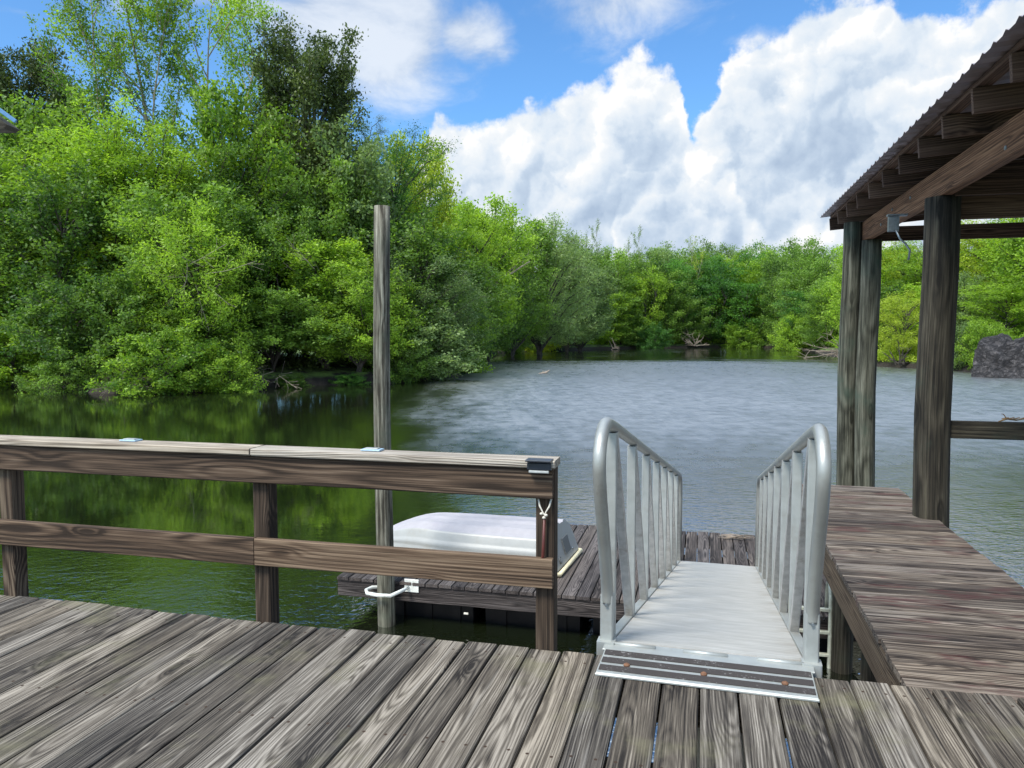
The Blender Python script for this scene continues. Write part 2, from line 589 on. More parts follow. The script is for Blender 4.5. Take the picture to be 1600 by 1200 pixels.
M['alu'] = plain('brushed_aluminium', (0.37, 0.385, 0.365), 0.5, 0.5, 0.06, 14, dirt=(0.31, 0.30, 0.27))
M['alu_rail'] = plain('weathered_handrail_aluminium', (0.34, 0.345, 0.32), 0.45, 0.55, 0.06, 7, dirt=(0.22, 0.205, 0.175))
M['alu_dirty'] = plain('tarnished_aluminium', (0.46, 0.45, 0.43), 0.5, 0.6, 0.14, 24, dirt=(0.24, 0.20, 0.16))
M['galv'] = plain('galvanised_steel', (0.22, 0.25, 0.27), 0.4, 0.7, 0.2, 40)
M['black'] = plain('black_plastic', (0.018, 0.022, 0.032), 0.35, 0.0, 0.3, 20)
M['lens'] = plain('clear_lens', (0.35, 0.37, 0.36), 0.2, 0.0, 0.1, 40)
M['floatblk'] = plain('black_float_shell', (0.002, 0.0022, 0.003), 0.6, 0.0, 0.3, 6, spec=0.15)
M['rust'] = plain('rusty_bolt', (0.15, 0.07, 0.035), 0.8, 0.1, 0.4, 120)
M['boat'] = plain('white_gelcoat', (0.31, 0.315, 0.30), 0.4, 0.0, 0.04, 8, dirt=(0.28, 0.27, 0.235))
M['boat_top'] = plain('chalky_white_gelcoat', (0.315, 0.305, 0.32), 0.85, 0.0, 0.05, 9, dirt=(0.28, 0.265, 0.30), spec=0.2)
M['boat_rim'] = plain('cream_gunwale', (0.70, 0.62, 0.40), 0.5, 0.0, 0.1, 10)
M['pad'] = plain('grey_motor_pad', (0.12, 0.125, 0.12), 0.6, 0.0, 0.2, 30)
M['pipe'] = plain('painted_white_pipe', (0.60, 0.62, 0.58), 0.45, 0.1, 0.1, 25, dirt=(0.30, 0.30, 0.24))
M['ladder'] = plain('algae_stained_aluminium', (0.46, 0.48, 0.40), 0.5, 0.3, 0.15, 15, dirt=(0.26, 0.27, 0.17))
M['rope'] = plain('white_rope', (0.55, 0.52, 0.45), 0.9, 0, 0.15, 80)
M['redrod'] = plain('red_brown_rod', (0.085, 0.018, 0.013), 0.5, 0, 0.2, 30)
M['blueplate'] = plain('pale_blue_plastic', (0.32, 0.45, 0.55), 0.4, 0, 0.1, 60)
M['dead'] = plain('bleached_dead_wood', (0.24, 0.20, 0.16), 0.9, 0, 0.35, 9)
M['palebark'] = plain('pale_bark', (0.26, 0.23, 0.17), 0.9, 0, 0.3, 3)
M['bark'] = plain('dark_bark', (0.050, 0.042, 0.034), 0.95, 0, 0.5, 4)
M['metalroof'] = plain('brown_metal_roofing', (0.28, 0.23, 0.225), 0.4, 0.5, 0.15, 6)
M['roofunder'] = plain('grey_roofing_underside', (0.30, 0.29, 0.29), 0.6, 0.1, 0.1, 6)
M['litter'] = plain('dry_leaf', (0.20, 0.12, 0.05), 0.9, 0, 0.3, 50)
M['blueedge'] = plain('blue_roof_edge', (0.07, 0.19, 0.36), 0.5, 0, 0.1, 20)
M['whitepost'] = plain('white_painted_post', (0.7, 0.7, 0.72), 0.6, 0, 0.05, 10)


def gangdeck_mat():
    m, t, b, out = base_mat('ribbed_aluminium_decking')
    at = t.n.new('ShaderNodeAttribute')
    at.attribute_name = 'bl'
    a, w, h = t.sep(at.outputs['Vector'])
    geo = t.n.new('ShaderNodeNewGeometry')
    n = t.noise(t.comb(t.math('MULTIPLY', a, 6.0), t.math('MULTIPLY', w, 1.2), 0.0), 3, 5, 0.6)
    n2 = t.noise(geo.outputs['Position'], 5, 5, 0.65)
    # stains gather along the two sides
    side = t.maprange(t.math('ABSOLUTE', w), 0.30, 0.46)
    c = t.mix(t.maprange(n, 0.3, 0.7), (0.35, 0.345, 0.32), (0.45, 0.44, 0.41))
    c = t.mix(t.math('MULTIPLY', t.maprange(n2, 0.42, 0.65), t.math('MULTIPLY_ADD', side, 0.5, 0.12)), c, (0.27, 0.24, 0.19))
    rl = t.maprange(t.math('SINE', t.math('MULTIPLY', a, 6.283 / 0.046)), 0.55, 1.0)
    c = t.mix(t.math('MULTIPLY', rl, 0.30), c, (0.23, 0.22, 0.20))
    t.l.new(c, b.inputs['Base Color'])
    b.inputs['Roughness'].default_value = 0.62
    b.inputs['Metallic'].default_value = 0.15
    ribs = t.math('SINE', t.math('MULTIPLY', a, 6.283 / 0.0254))
    t.l.new
    bump(t, b, ribs, 0.6, 0.003)
    return m


M['gangdeck'] = gangdeck_mat()


def grip_mat():
    m, t, b, out = base_mat('worn_grip_tape')
    geo = t.n.new('ShaderNodeNewGeometry')
    n = t.noise(geo.outputs['Position'], 90, 4, 0.7)
    n2 = t.noise(geo.outputs['Position'], 7, 4, 0.6)
    f = t.maprange(t.math('ADD', n, t.math('MULTIPLY', n2, 0.5)), 0.86, 1.02)
    t.l.new(t.mix(f, (0.034, 0.028, 0.026), (0.27, 0.26, 0.25)), b.inputs['Base Color'])
    b.inputs['Roughness'].default_value = 0.9
    bump(t, b, n, 0.6, 0.002)
    return m


M['grip'] = grip_mat()


def leaf_mat(name, dark, light, trans=0.45, rough=0.5):
    m, t, b, out = base_mat(name)
    at = t.n.new('ShaderNodeAttribute')
    at.attribute_name = 'lr'
    oi = t.n.new('ShaderNodeObjectInfo')
    f = t.math('MULTIPLY_ADD', t.math('SUBTRACT', oi.outputs['Random'], 0.5), 0.60, at.outputs['Fac'])
    c = t.mix(t.math('MULTIPLY', f, 1.0, clamp=True), dark, light)
    t.l.new(c, b.inputs['Base Color'])
    b.inputs['Roughness'].default_value = rough
    b.inputs['Specular IOR Level'].default_value = 0.35
    tr = t.n.new('ShaderNodeBsdfTranslucent')
    t.l.new(t.mix(1.0, c, (1.45, 1.5, 0.7), 'MULTIPLY'), tr.inputs['Color'])
    mx = t.n.new('ShaderNodeMixShader')
    mx.inputs[0].default_value = trans
    t.l.new(b.outputs[0], mx.inputs[1])
    t.l.new(tr.outputs[0], mx.inputs[2])
    t.l.new(mx.outputs[0], out.inputs[0])
    return m


L = {}
L['bright'] = leaf_mat('bright_green_leaves', (0.065, 0.145, 0.014), (0.310, 0.470, 0.045))
L['mid'] = leaf_mat('mid_green_leaves', (0.036, 0.090, 0.016), (0.205, 0.340, 0.050))
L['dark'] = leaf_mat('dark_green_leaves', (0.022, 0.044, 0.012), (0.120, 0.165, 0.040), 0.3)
L['grey'] = leaf_mat('grey_green_leaves', (0.080, 0.140, 0.045), (0.250, 0.350, 0.130))
L['yellow'] = leaf_mat('yellow_green_leaves', (0.180, 0.250, 0.020), (0.400, 0.500, 0.050))
L['cypress'] = leaf_mat('cypress_green_leaves', (0.026, 0.090, 0.018), (0.120, 0.280, 0.042))


# ------------------------------------------------------------------ shore line, ground and water
WATER = -1.84
shore = [(-3000, 90), (-700, 60), (-250, 55), (0, 50), (120, 44), (200, 41), (300, 44), (420, 48), (520, 50), (600, 50), (650, 54), (700, 63), (745, 82),
         (766, 108), (790, 130), (830, 140), (880, 146), (930, 163), (1000, 172), (1080, 180), (1150, 188), (1210, 175), (1270, 140), (1308, 112),
         (1322, 90), (1335, 80), (1390, 76), (1450, 72), (1500, 68), (1530, 63), (1600, 60), (1750, 54), (2100, 38), (2900, 24)]
water_poly = np.array([[(px - 800) / F_PX * D, D] for px, D in shore])
water_poly = np.vstack([water_poly, [[60, -1.0], [-160, -1.0 - 0.0]]])   # home bank runs behind the deck


def sdf(P):
    """signed distance to the water's outline, positive on land; P in view axes (right, away)"""
    A = water_poly
    B = np.roll(water_poly, -1, axis=0)
    d2 = np.full(len(P), 1e18)
    inside = np.zeros(len(P), bool)
    for a, b in zip(A, B):
        ab = b - a
        t = np.clip(((P - a) @ ab) / (ab @ ab), 0, 1)
        q = a + t[:, None] * ab
        d2 = np.minimum(d2, ((P - q) ** 2).sum(1))
        c = (a[1] > P[:, 1]) != (b[1] > P[:, 1])
        with np.errstate(divide='ignore', invalid='ignore'):
            xi = (b[0] - a[0]) * (P[:, 1] - a[1]) / (b[1] - a[1]) + a[0]
        inside ^= c & (P[:, 0] < xi)
    d = np.sqrt(d2)
    return np.where(inside, -d, d)


def lump(x, y, s, seed=0):
    r = np.random.RandomState(seed)
    o = np.zeros_like(x)
    for k in range(6):
        a = r.uniform(0, 6.28)
        f = s * (1.6 ** k)
        o += np.sin(x * f * math.cos(a) + y * f * math.sin(a) + r.uniform(0, 6)) / (1.35 ** k)
    return o / 3.0


def ground_h(P):
    s = sdf(P)
    s = s + 0.5 * lump(P[:, 0], P[:, 1], 0.9, 3)
    h = np.interp(s, [-30, -4, -0.4, 0.0, 0.35, 1.2, 6, 30, 120, 2000], [-3.5, -2.2, -0.7, -0.02, 0.45, 0.75, 1.1, 1.5, 2.0, 4.0])
    h = h + np.where(s > 0.3, 0.12 * lump(P[:, 0], P[:, 1], 1.3, 5), 0)
    return WATER + h


def to_world(P):
    return np.stack([P[:, 0] * RV[0] + P[:, 1] * FV[0], P[:, 0] * RV[1] + P[:, 1] * FV[1]], 1)


NA, ND = 760, 300
ang = np.concatenate([np.linspace(-0.8, 0.8, 560), np.linspace(0.8, 2 * math.pi - 0.8, NA - 560 + 2)[1:-1]])
rad = np.exp(np.linspace(math.log(3.0), math.log(2500), ND))
AA, RR = np.meshgrid(ang, rad, indexing='ij')
P = np.stack([np.sin(AA) * RR, np.cos(AA) * RR], 2).reshape(-1, 2)
gz = ground_h(P)
gw = to_world(P)
gv = np.column_stack([gw, gz])
NA = len(ang)
i, j = np.meshgrid(np.arange(NA), np.arange(ND - 1), indexing='ij')
i2 = (i + 1) % NA
gf = np.stack([i * ND + j, i * ND + j + 1, i2 * ND + j + 1, i2 * ND + j], -1).reshape(-1, 4)


def ground_mat():
    m, t, b, out = base_mat('muddy_river_bank')
    geo = t.n.new('ShaderNodeNewGeometry')
    p = geo.outputs['Position']
    z = t.sep(p)[2]
    n = t.noise(p, 1.1, 6, 0.65)
    n2 = t.noise(p, 7, 5, 0.6)
    mud = t.mix(n2, (0.006, 0.0045, 0.0035), (0.030, 0.022, 0.015))
    grass = t.mix(n2, (0.040, 0.085, 0.012), (0.14, 0.22, 0.035))
    f = t.math('MULTIPLY', t.maprange(n, 0.40, 0.55), t.maprange(z, WATER + 0.40, WATER + 0.62))
    t.l.new(t.mix(f, mud, grass), b.inputs['Base Color'])
    b.inputs['Roughness'].default_value = 0.95
    bump(t, b, n2, 1.0, 0.06)
    return m


tag(link('ground', new_mesh('ground', gv, gf, ground_mat(), True)), kind='structure')


def water_mat():
    m, t, b, out = base_mat('dark_river_water')
    geo = t.n.new('ShaderNodeNewGeometry')
    p = geo.outputs['Position']
    R = t.vmath('DOT_PRODUCT', p, (RV[0], RV[1], 0))
    D = t.vmath('DOT_PRODUCT', p, (FV[0], FV[1], 0))
    # breeze patches: smooth under the trees on the left and along the far shore, ruffled mid-stream
    big = t.noise(t.comb(t.math('MULTIPLY', R, 0.06), t.math('MULTIPLY', D, 0.035), 2.0), 1.0, 3, 0.55)
    mid = t.noise(t.comb(t.math('MULTIPLY', R, 0.35), t.math('MULTIPLY', D, 0.12), 7.0), 1.0, 3, 0.6)
    streaks = t.noise(t.comb(t.math('MULTIPLY', R, 0.05), t.math('MULTIPLY', D, 0.35), 4.0), 1.0, 4, 0.6)
    side = t.maprange(t.math('ADD', R, t.math('MULTIPLY', D, 0.10)), -6.0, 6.5)
    far = t.maprange(t.math('MULTIPLY_ADD', t.math('SUBTRACT', mid, 0.5), 40, D), 72, 105, 1.0, 0.22)
    near = t.maprange(D, 10, 15, 0.7, 0.0)
    mask = t.math('MULTIPLY', t.math('MAXIMUM', side, near), far)
    mask = t.math('ADD', mask, t.math('MULTIPLY', t.math('SUBTRACT', t.math('ADD', big, mid), 1.0), 0.7))
    mask = t.math('ADD', mask, t.math('MULTIPLY', t.math('SUBTRACT', streaks, 0.5), t.maprange(D, 30, 70, 0.0, 0.9)))
    mask = t.maprange(mask, 0.1, 0.80, 0.05, 1.0)
    rv = t.comb(t.math('MULTIPLY', R, 0.7), D, 0.0)
    w1 = t.noise(t.vmath('ADD', rv, t.vmath('SCALE', t.vmath('SUBTRACT', p, (0, 0, 0)), scale=0.0)), 7.0, 3, 0.55, 0.5)
    w2 = t.noise(rv, 1.5, 2, 0.5, 0.3)
    w3 = t.noise(rv, 19.0, 2, 0.5, 0.3)
    hgt = t.math('ADD', t.math('MULTIPLY', w1, 0.040), t.math('ADD', t.math('MULTIPLY', w2, 0.050), t.math('MULTIPLY', w3, 0.013)))
    hgt = t.math('MULTIPLY', t.math('MULTIPLY', hgt, t.maprange(D, 12, 40, 0.28, 0.75)), mask)
    bn = t.n.new('ShaderNodeBump')
    bn.inputs['Strength'].default_value = 1.0
    bn.inputs['Distance'].default_value = 1.0
    t.l.new(hgt, bn.inputs['Height'])
    t.l.new(bn.outputs[0], b.inputs['Normal'])
    shallow = t.maprange(t.math('SUBTRACT', R, t.math('MULTIPLY', D, 0.28)), 16, 30)
    t.l.new(t.mix(0.0, (0.007, 0.010, 0.004), (0.06, 0.035, 0.015)), b.inputs['Base Color'])
    t.l.new(t.math('MULTIPLY_ADD', t.math('MULTIPLY', t.math('MULTIPLY', mask, t.math('MULTIPLY', t.maprange(w2, 0.3, 0.62, 0.84, 1.06), t.math('MULTIPLY', t.maprange(mid, 0.3, 0.7, 0.90, 1.04), t.maprange(t.noise(t.comb(t.math('MULTIPLY', R, 2.2), t.math('MULTIPLY', D, 0.8), 5.0), 1.0, 4, 0.7), 0.34, 0.62, 0.83, 1.05)))), t.math('MULTIPLY', t.maprange(D, 5, 30), t.maprange(D, 32, 75, 1.0, 0.74))), 0.44, 0.015), b.inputs['Roughness'])
    b.inputs['IOR'].default_value = 4.9
    b.inputs['Specular IOR Level'].default_value = 0.5
    return m


wp = [(-2600, -2600), (2600, -2600), (2600, 2600), (-2600, 2600)]
tag(link('water', new_mesh('water', [(x, y, WATER) for x, y in wp], [(0, 1, 2, 3)], water_mat())), kind='structure')


# ------------------------------------------------------------------ main deck
def boards_x(mb, x0, x1, y0, y1, ztop, pitch, gap, th, rnd, jit=0.012, warp=0.002, split=None):
    """boards that run along y, laid side by side along x"""
    x = x0
    while x < x1:
        w = pitch - gap + rnd.uniform(-0.002, 0.002)
        ye = y1 + rnd.uniform(-jit, jit)
        segs = [(y0, ye)]
        if split and rnd.random() < split:
            s = rnd.uniform(y0 + 1, ye - 1)
            segs = [(y0, s - 0.003), (s + 0.003, ye)]
        for a, b in segs:
            mb.board((x + pitch / 2, (a + b) / 2, ztop - th / 2 + rnd.uniform(-0.002, 0.002)), (0, 1, 0), (-1, 0, 0), (0, 0, 1), b - a, w, th,
                     ch=0.005, segs=10, warp=warp, rnd=rnd)
        x += pitch


rnd = random.Random(5)
deck = thing('deck', 'large weathered grey board deck in the foreground', 'deck', (0, 0, 0))
mb = MB()
boards_x(mb, -9.0, 6.2, -2.6, 3.49, 0.0, 0.158, 0.010, 0.036, rnd)
mb.build('planking', M['deck'], deck)
mb = MB()
for y in (3.40, 2.7, 1.9, 1.1, 0.3, -0.5, -1.4, -2.3):
    mb.board((-1.4, y, -0.14), (1, 0, 0), (0, 1, 0), (0, 0, 1), 15.0, 0.045, 0.19, segs=4, rnd=rnd)
mb.build('joist', M['post'], deck)
for x in (-8, -5.3, -2.6, 0.95, 3.4, 5.8):
    MB().tube([(x, 2.9, -3.2), (x, 2.9, -0.24)], 0.12, 16).build('pile', M['pile_dark'], deck)
# ------------------------------------------------------------------ railing
rail = thing('deck_railing', 'brown two-board wooden railing along the left edge of the grey deck', 'railing', (-2.6, 3.5, 0))
ry = 3.535


def rp(x):
    return x + 2.6


for x in (-0.71, -2.21, -3.84, -5.4, -6.9):
    MB().board((rp(x), ry - 3.5, 0.28), (0, 0, 1), (1, 0, 0), (0, -1, 0), 1.20, 0.089, 0.089, segs=2, rnd=rnd).build('post', M['post'], rail)
MB().board((rp(-4.0), ry - 3.5 - 0.066, 0.806), (1, 0, 0), (0, 0, 1), (0, -1, 0), 6.664, 0.14, 0.038, segs=10, warp=0.002, rnd=rnd, bid=0.31).build('top_board', M['rail'], rail)
for a, b, bd in ((-7.3, -2.232, 0.62), (-2.228, -0.668, 0.17)):
    MB().board((rp((a + b) / 2), ry - 3.5 - 0.066, 0.378), (1, 0, 0), (0, 0, 1), (0, -1, 0), b - a, 0.14, 0.038, segs=8, warp=0.002, rnd=rnd, bid=bd).build('middle_board', M['rail'], rail)
for a, b, bd in ((-7.3, -2.232, 0.44), (-2.226, -0.655, 0.81)):
    MB().board((rp((a + b) / 2), ry - 3.5 - 0.03, 0.897), (1, 0, 0), (0, 1, 0), (0, 0, 1), b - a, 0.15, 0.036, ch=0.006, segs=8, warp=0.002, rnd=rnd, bid=bd).build('cap_board', M['railtop'], rail)

# little lamp on the end of the railing
lt = thing('post_light', 'small black step light clipped on the right end of the railing', 'light', (-0.725, 3.44, 0.86))
mb = MB()
mb.box((0, 0, 0.030), (0.112, 0.045, 0.034), 0.004)
mb.box((0, -0.012, 0.058), (0.118, 0.075, 0.008), 0.002)
mb.build('housing', M['black'], lt)
MB().box((0, -0.020, 0.006), (0.092, 0.020, 0.012), 0.003).build('lens', M['lens'], lt)
for x, lab in ((-3.02, 'small pale blue plate on the railing cap, left one, nearer the middle post'), (-1.60, 'small pale blue plate on the railing cap, right one, beside the round pole')):
    o = thing('cap_plate', lab, 'plate', (x, 3.53, 0.916), 0, 'pale blue plates on the railing cap')
    MB().box((0, 0, 0.004), (0.10, 0.06, 0.008), 0.002).build('base', M['blueplate'], o)
    MB().box((0, 0, 0.0105), (0.07, 0.035, 0.005), 0.002).build('cover', M['alu'], o)

# rope and red rod hanging on the end post
rp_ = thing('hanging_rod', 'thin red brown rod hung by a white rope on the railing end post', 'rod', (-0.71, 3.475, 0.7))
mb = MB()
mb.tube([(-0.030, 0.004, 0.03), (-0.022, -0.004, -0.005), (0.0, -0.008, -0.045), (0.024, -0.004, -0.005), (0.032, 0.004, 0.03)], 0.0045, 8)
for a in ((-0.012, -0.010, -0.040), (0.010, -0.010, -0.046), (0.0, -0.010, -0.058)):
    mb.tube([(a[0] - 0.007, a[1], a[2]), (a[0], a[1] - 0.002, a[2] + 0.001), (a[0] + 0.007, a[1], a[2])], [0.004, 0.008, 0.004], 8)
mb.build('rope', M['rope'], rp_)
MB().tube([(0.001, -0.008, -0.062), (-0.003, -0.008, -0.20), (-0.010, -0.008, -0.335)], [0.006, 0.008, 0.007], 10).build('rod', M['redrod'], rp_)
MB().tube([(-0.010, -0.008, -0.337), (-0.011, -0.008, -0.355)], [0.006, 0.002], 8).build('tip', M['rope'], rp_)

# ------------------------------------------------------------------ side walkway on the right
walk = thing('walkway', 'brown boardwalk running out beside the aluminium gangway under the roof', 'walkway', (1.4, 3.5, 0))
mb = MB()
wy_ = 3.505
n = 0
while wy_ < 8.2:
    w = 0.140
    if not (6.84 < wy_ + 0.07 < 7.12):
        pass
    mb.board((1.385 - 1.4 + rnd.uniform(-0.006, 0.006), wy_ + 0.0735 - 3.5, -0.042 + rnd.uniform(-0.002, 0.002)), (1, 0, 0), (0, 1, 0), (0, 0, 1), 1.01 if wy_ < 6.75 or wy_ > 7.1 else 0.90, w, 0.036,
             ch=0.005, segs=4, warp=0.0015, rnd=rnd)
    if 6.75 <= wy_ <= 7.1:
        mb.v[-40:] = [v + Vector((-0.055, 0, 0)) for v in mb.v[-40:]]
    wy_ += 0.1475
mb.build('planking', M['walk'], walk)
for x, mt in ((0.905, M['post']), (1.845, M['post'])):
    MB().board((x - 1.4, 5.86 - 3.5, -0.17), (0, 1, 0), (0, 0, 1), (1, 0, 0), 4.70, 0.215, 0.04, segs=4, rnd=rnd).build('side_joist', mt, walk)
MB().board((1.38 - 1.4, 8.19 - 3.5, -0.17), (1, 0, 0), (0, 0, 1), (0, 1, 0), 0.90, 0.215, 0.04, rnd=rnd).build('end_joist', M['post'], walk)
for y in (5.0, 6.6, 8.0):
    MB().tube([(1.38 - 1.4, y - 3.5, -3.2), (1.38 - 1.4, y - 3.5, -0.08)], 0.10, 14).build('pile', M['pile_dark'], walk)

# ------------------------------------------------------------------ gangway
gw_ = thing('gangway', 'silver aluminium gangway with tubular handrails sloping down to the floating dock', 'gangway', (0.03, 3.60, 0.0), math.radians(-1.7))
GL = 6.05
gs = -1.33 / 6.0                      # slope
gl = Vector((0, 1, gs)).normalized()
gu = Vector((0, -gs, 1)).normalized()


def gp(x, y, z=0.0):
    return Vector((x, y, y * gs + z))


mb = MB()
mb.board(gp(0, GL / 2, -0.002), gl, (-1, 0, 0), gu, GL, 0.88, 0.03, ch=0.002, segs=2)
mb.build('deck_panel', M['gangdeck'], gw_)
for s in (-1, 1):
    MB().board(gp(s * 0.468, GL / 2 + 0.04, -0.035), gl, (1, 0, 0), gu, GL - 0.02, 0.052, 0.11, ch=0.003).build('side_channel', M['alu'], gw_)
    # handrail: bent pipe, flattened at the foot, bowed towards the deck then running down the slope
    x = s * 0.465
    pts2 = [(0.035, 0.20), (0.025, 0.27), (-0.035, 0.42), (-0.125, 0.62), (-0.20, 0.78), (-0.235, 0.90), (-0.222, 0.98), (-0.165, 1.045), (-0.07, 1.080), (0.05, 1.065)]
    path = []
    # smooth the bend
    for k in range(len(pts2) - 1):
        p0 = pts2[max(k - 1, 0)]
        p1 = pts2[k]
        p2 = pts2[k + 1]
        p3 = pts2[min(k + 2, len(pts2) - 1)]
        for q in range(4):
            t_ = q / 4
            path.append(tuple(0.5 * ((2 * p1[c]) + (-p0[c] + p2[c]) * t_ + (2 * p0[c] - 5 * p1[c] + 4 * p2[c] - p3[c]) * t_ ** 2 + (-p0[c] + 3 * p1[c] - 3 * p2[c] + p3[c]) * t_ ** 3) for c in (0, 1)))
    P3 = [Vector((x, a, b)) for a, b in path]
    for yy in (0.25, 1.5, 3.0, 4.5, 5.75):
        P3.append(Vector((x, yy, 1.08 + (yy - 0.0) * gs)))
    P3 += [Vector((x, 5.93, 1.08 + 5.93 * gs - 0.03)), Vector((x, 6.0, 1.08 + 6.0 * gs - 0.11)), Vector((x, 6.02, 1.08 + 6.0 * gs - 0.3)), Vector((x, 6.02, 6.02 * gs + 0.02))]
    rr = [0.030] * len(P3)
    MB().tube(P3, rr, 18).build('handrail', M['alu_rail'], gw_)
    ft = MB()
    ft.board((x, 0.04, 0.075), (0, 0, 1), (1, 0, 0), (0, 1, 0), 0.33, 0.062, 0.055, ch=0.006)
    ft.board((x, 0.02, -0.05), (0, 0, 1), (1, 0, 0), (0, 1, 0), 0.14, 0.085, 0.075, ch=0.004)
    fo = ft.build('rail_foot', M['alu'], gw_)
    MB().tube([(x, 0.002, 0.195), (x, 0.012, 0.195)], 0.008, 10).build('bolt', M['galv'], fo)
    ys = [0.14 + k * 0.835 for k in range(8)]
    for k, yy in enumerate(ys[:-1]):
        z0, z1 = yy * gs + 0.0, 1.065 + yy * gs - 0.02
        MB().board((x, yy, (z0 + z1) / 2), (0, 0, 1), (1, 0, 0), (0, 1, 0), z1 - z0, 0.052, 0.040, ch=0.004).build('picket', M['alu'], gw_)
        a = Vector((x, yy + 0.035, z1))
        y2 = ys[k + 1] - 0.045
        b_ = Vector((x, y2, y2 * gs + 0.01))
        MB().board((a + b_) / 2, b_ - a, (1, 0, 0), (b_ - a).cross(Vector((1, 0, 0))), (b_ - a).length, 0.048, 0.034, ch=0.003).build('brace', M['alu_dirty'], gw_)
# hinge and threshold plate lying on the deck
mb = MB()
mb.board((0, -0.02, 0.006), (1, 0, 0), (0, 1, 0), (0, 0, 1), 0.94, 0.10, 0.010, ch=0.002)
for xx in (-0.33, 0.0, 0.33):
    mb.tube([(xx - 0.10, 0.0, 0.012), (xx + 0.10, 0.0, 0.012)], 0.011, 10)
mb.build('hinge', M['alu'], gw_)
pl = MB()
pv = math.radians(1.7)
pl.board((0, -0.20, 0.010), (1, 0, 0), (0, 1, 0), (0, 0, 1), 0.915, 0.27, 0.008, ch=0.002)
pl.board((0, -0.336, 0.006), (1, 0, 0), (0, 1, 0), (0, 0, 1), 0.92, 0.014, 0.012, ch=0.003)
plate = pl.build('threshold_plate', M['alu'], gw_)
for k in range(3):
    MB().board((0, -0.115 - k * 0.083, 0.0165), (1, 0, 0), (0, 1, 0), (0, 0, 1), 0.902, 0.052, 0.005, ch=0.001, bid=0.1 * k).build('grip_strip', M['grip'], plate)
for xx in (-0.335, 0.0, 0.335):
    MB().tube([(xx, -0.235, 0.015), (xx, -0.235, 0.021), (xx, -0.235, 0.026)], [0.015, 0.014, 0.007], 14).build('bolt', M['rust'], plate)

# ------------------------------------------------------------------ floating dock
fd = thing('floating_dock', 'dark boarded floating dock at the foot of the gangway', 'floating dock', (-1.3, 9.7, WATER))
FZ = -1.35 - WATER
mb = MB()
boards_x(mb, -4.15 + 1.3, 1.62 + 1.3, 8.10 - 9.7, 11.22 - 9.7, FZ, 0.158, 0.012, 0.036, rnd, jit=0.02)
mb.build('planking', M['float'], fd)
mb = MB()
mb.board((-1.27 + 1.3, 8.14 - 9.7, FZ - 0.135), (1, 0, 0), (0, 0, 1), (0, -1, 0), 5.74, 0.19, 0.045, segs=6, rnd=rnd)
mb.build('front_joist', M['float'], fd)
mb = MB()
mb.board((-1.27 + 1.3, 11.18 - 9.7, FZ - 0.135), (1, 0, 0), (0, 0, 1), (0, -1, 0), 5.74, 0.19, 0.045, segs=6, rnd=rnd)
mb.build('back_joist', M['float'], fd)
for x in (-4.13, 1.59):
    MB().board((x + 1.3, 0, FZ - 0.135), (0, 1, 0), (0, 0, 1), (1, 0, 0), 3.0, 0.19, 0.045, rnd=rnd).build('side_joist', M['float'], fd)
for x in (-3.1, -1.85, -0.6, 0.75):
    for y in (-0.86, 0.72):
        mb = MB()
        mb.box((x + 1.3, y, 0.02), (1.10, 0.95, 0.46), 0.05)
        for q in (-0.35, 0, 0.35):
            mb.box((x + 1.3 + q, y - 0.482, 0.02), (0.10, 0.02, 0.40), 0.008)
        mb.build('float_drum', M['floatblk'], fd)
# guide ring round the pole
gr = MB()
rc = (-3.50, 8.02)
loop = [(-0.02, 0.12), (-0.19, 0.07), (-0.215, -0.04), (-0.16, -0.135), (-0.02, -0.165), (0.13, -0.15), (0.21, -0.09), (0.235, 0.0), (0.25, 0.10)]
gr.tube([(rc[0] + 1.3 + a, rc[1] - 9.7 + b, FZ - 0.09 + 0.03 * (a > 0.2)) for a, b in loop], 0.020, 12)
gr.board((rc[0] + 1.3 + 0.29, rc[1] - 9.7 + 0.09, FZ - 0.04), (1, 0, 0), (0, 0, 1), (0, -1, 0), 0.17, 0.15, 0.012)
gr.build('guide_ring', M['pipe'], fd)
MB().box((-2.55 + 1.3, 8.10 - 9.7 - 0.01, FZ - 0.30), (0.05, 0.02, 0.02), 0.004).build('cleat', M['rope'], fd)

# pole
po = thing('mooring_pole', 'tall round grey-green wooden pole standing in the water behind the railing', 'pole', (-3.50, 8.03, -3.4))
mb = MB()
pts = [(0.012 * math.sin(z * 1.1), 0.01 * math.cos(z * 0.9), z) for z in np.linspace(0, 6.31, 15)]
mb.tube(pts, [0.105 - 0.0012 * k for k in range(15)], 20, bid=0.37)
mb.build('shaft', M['pole'], po)

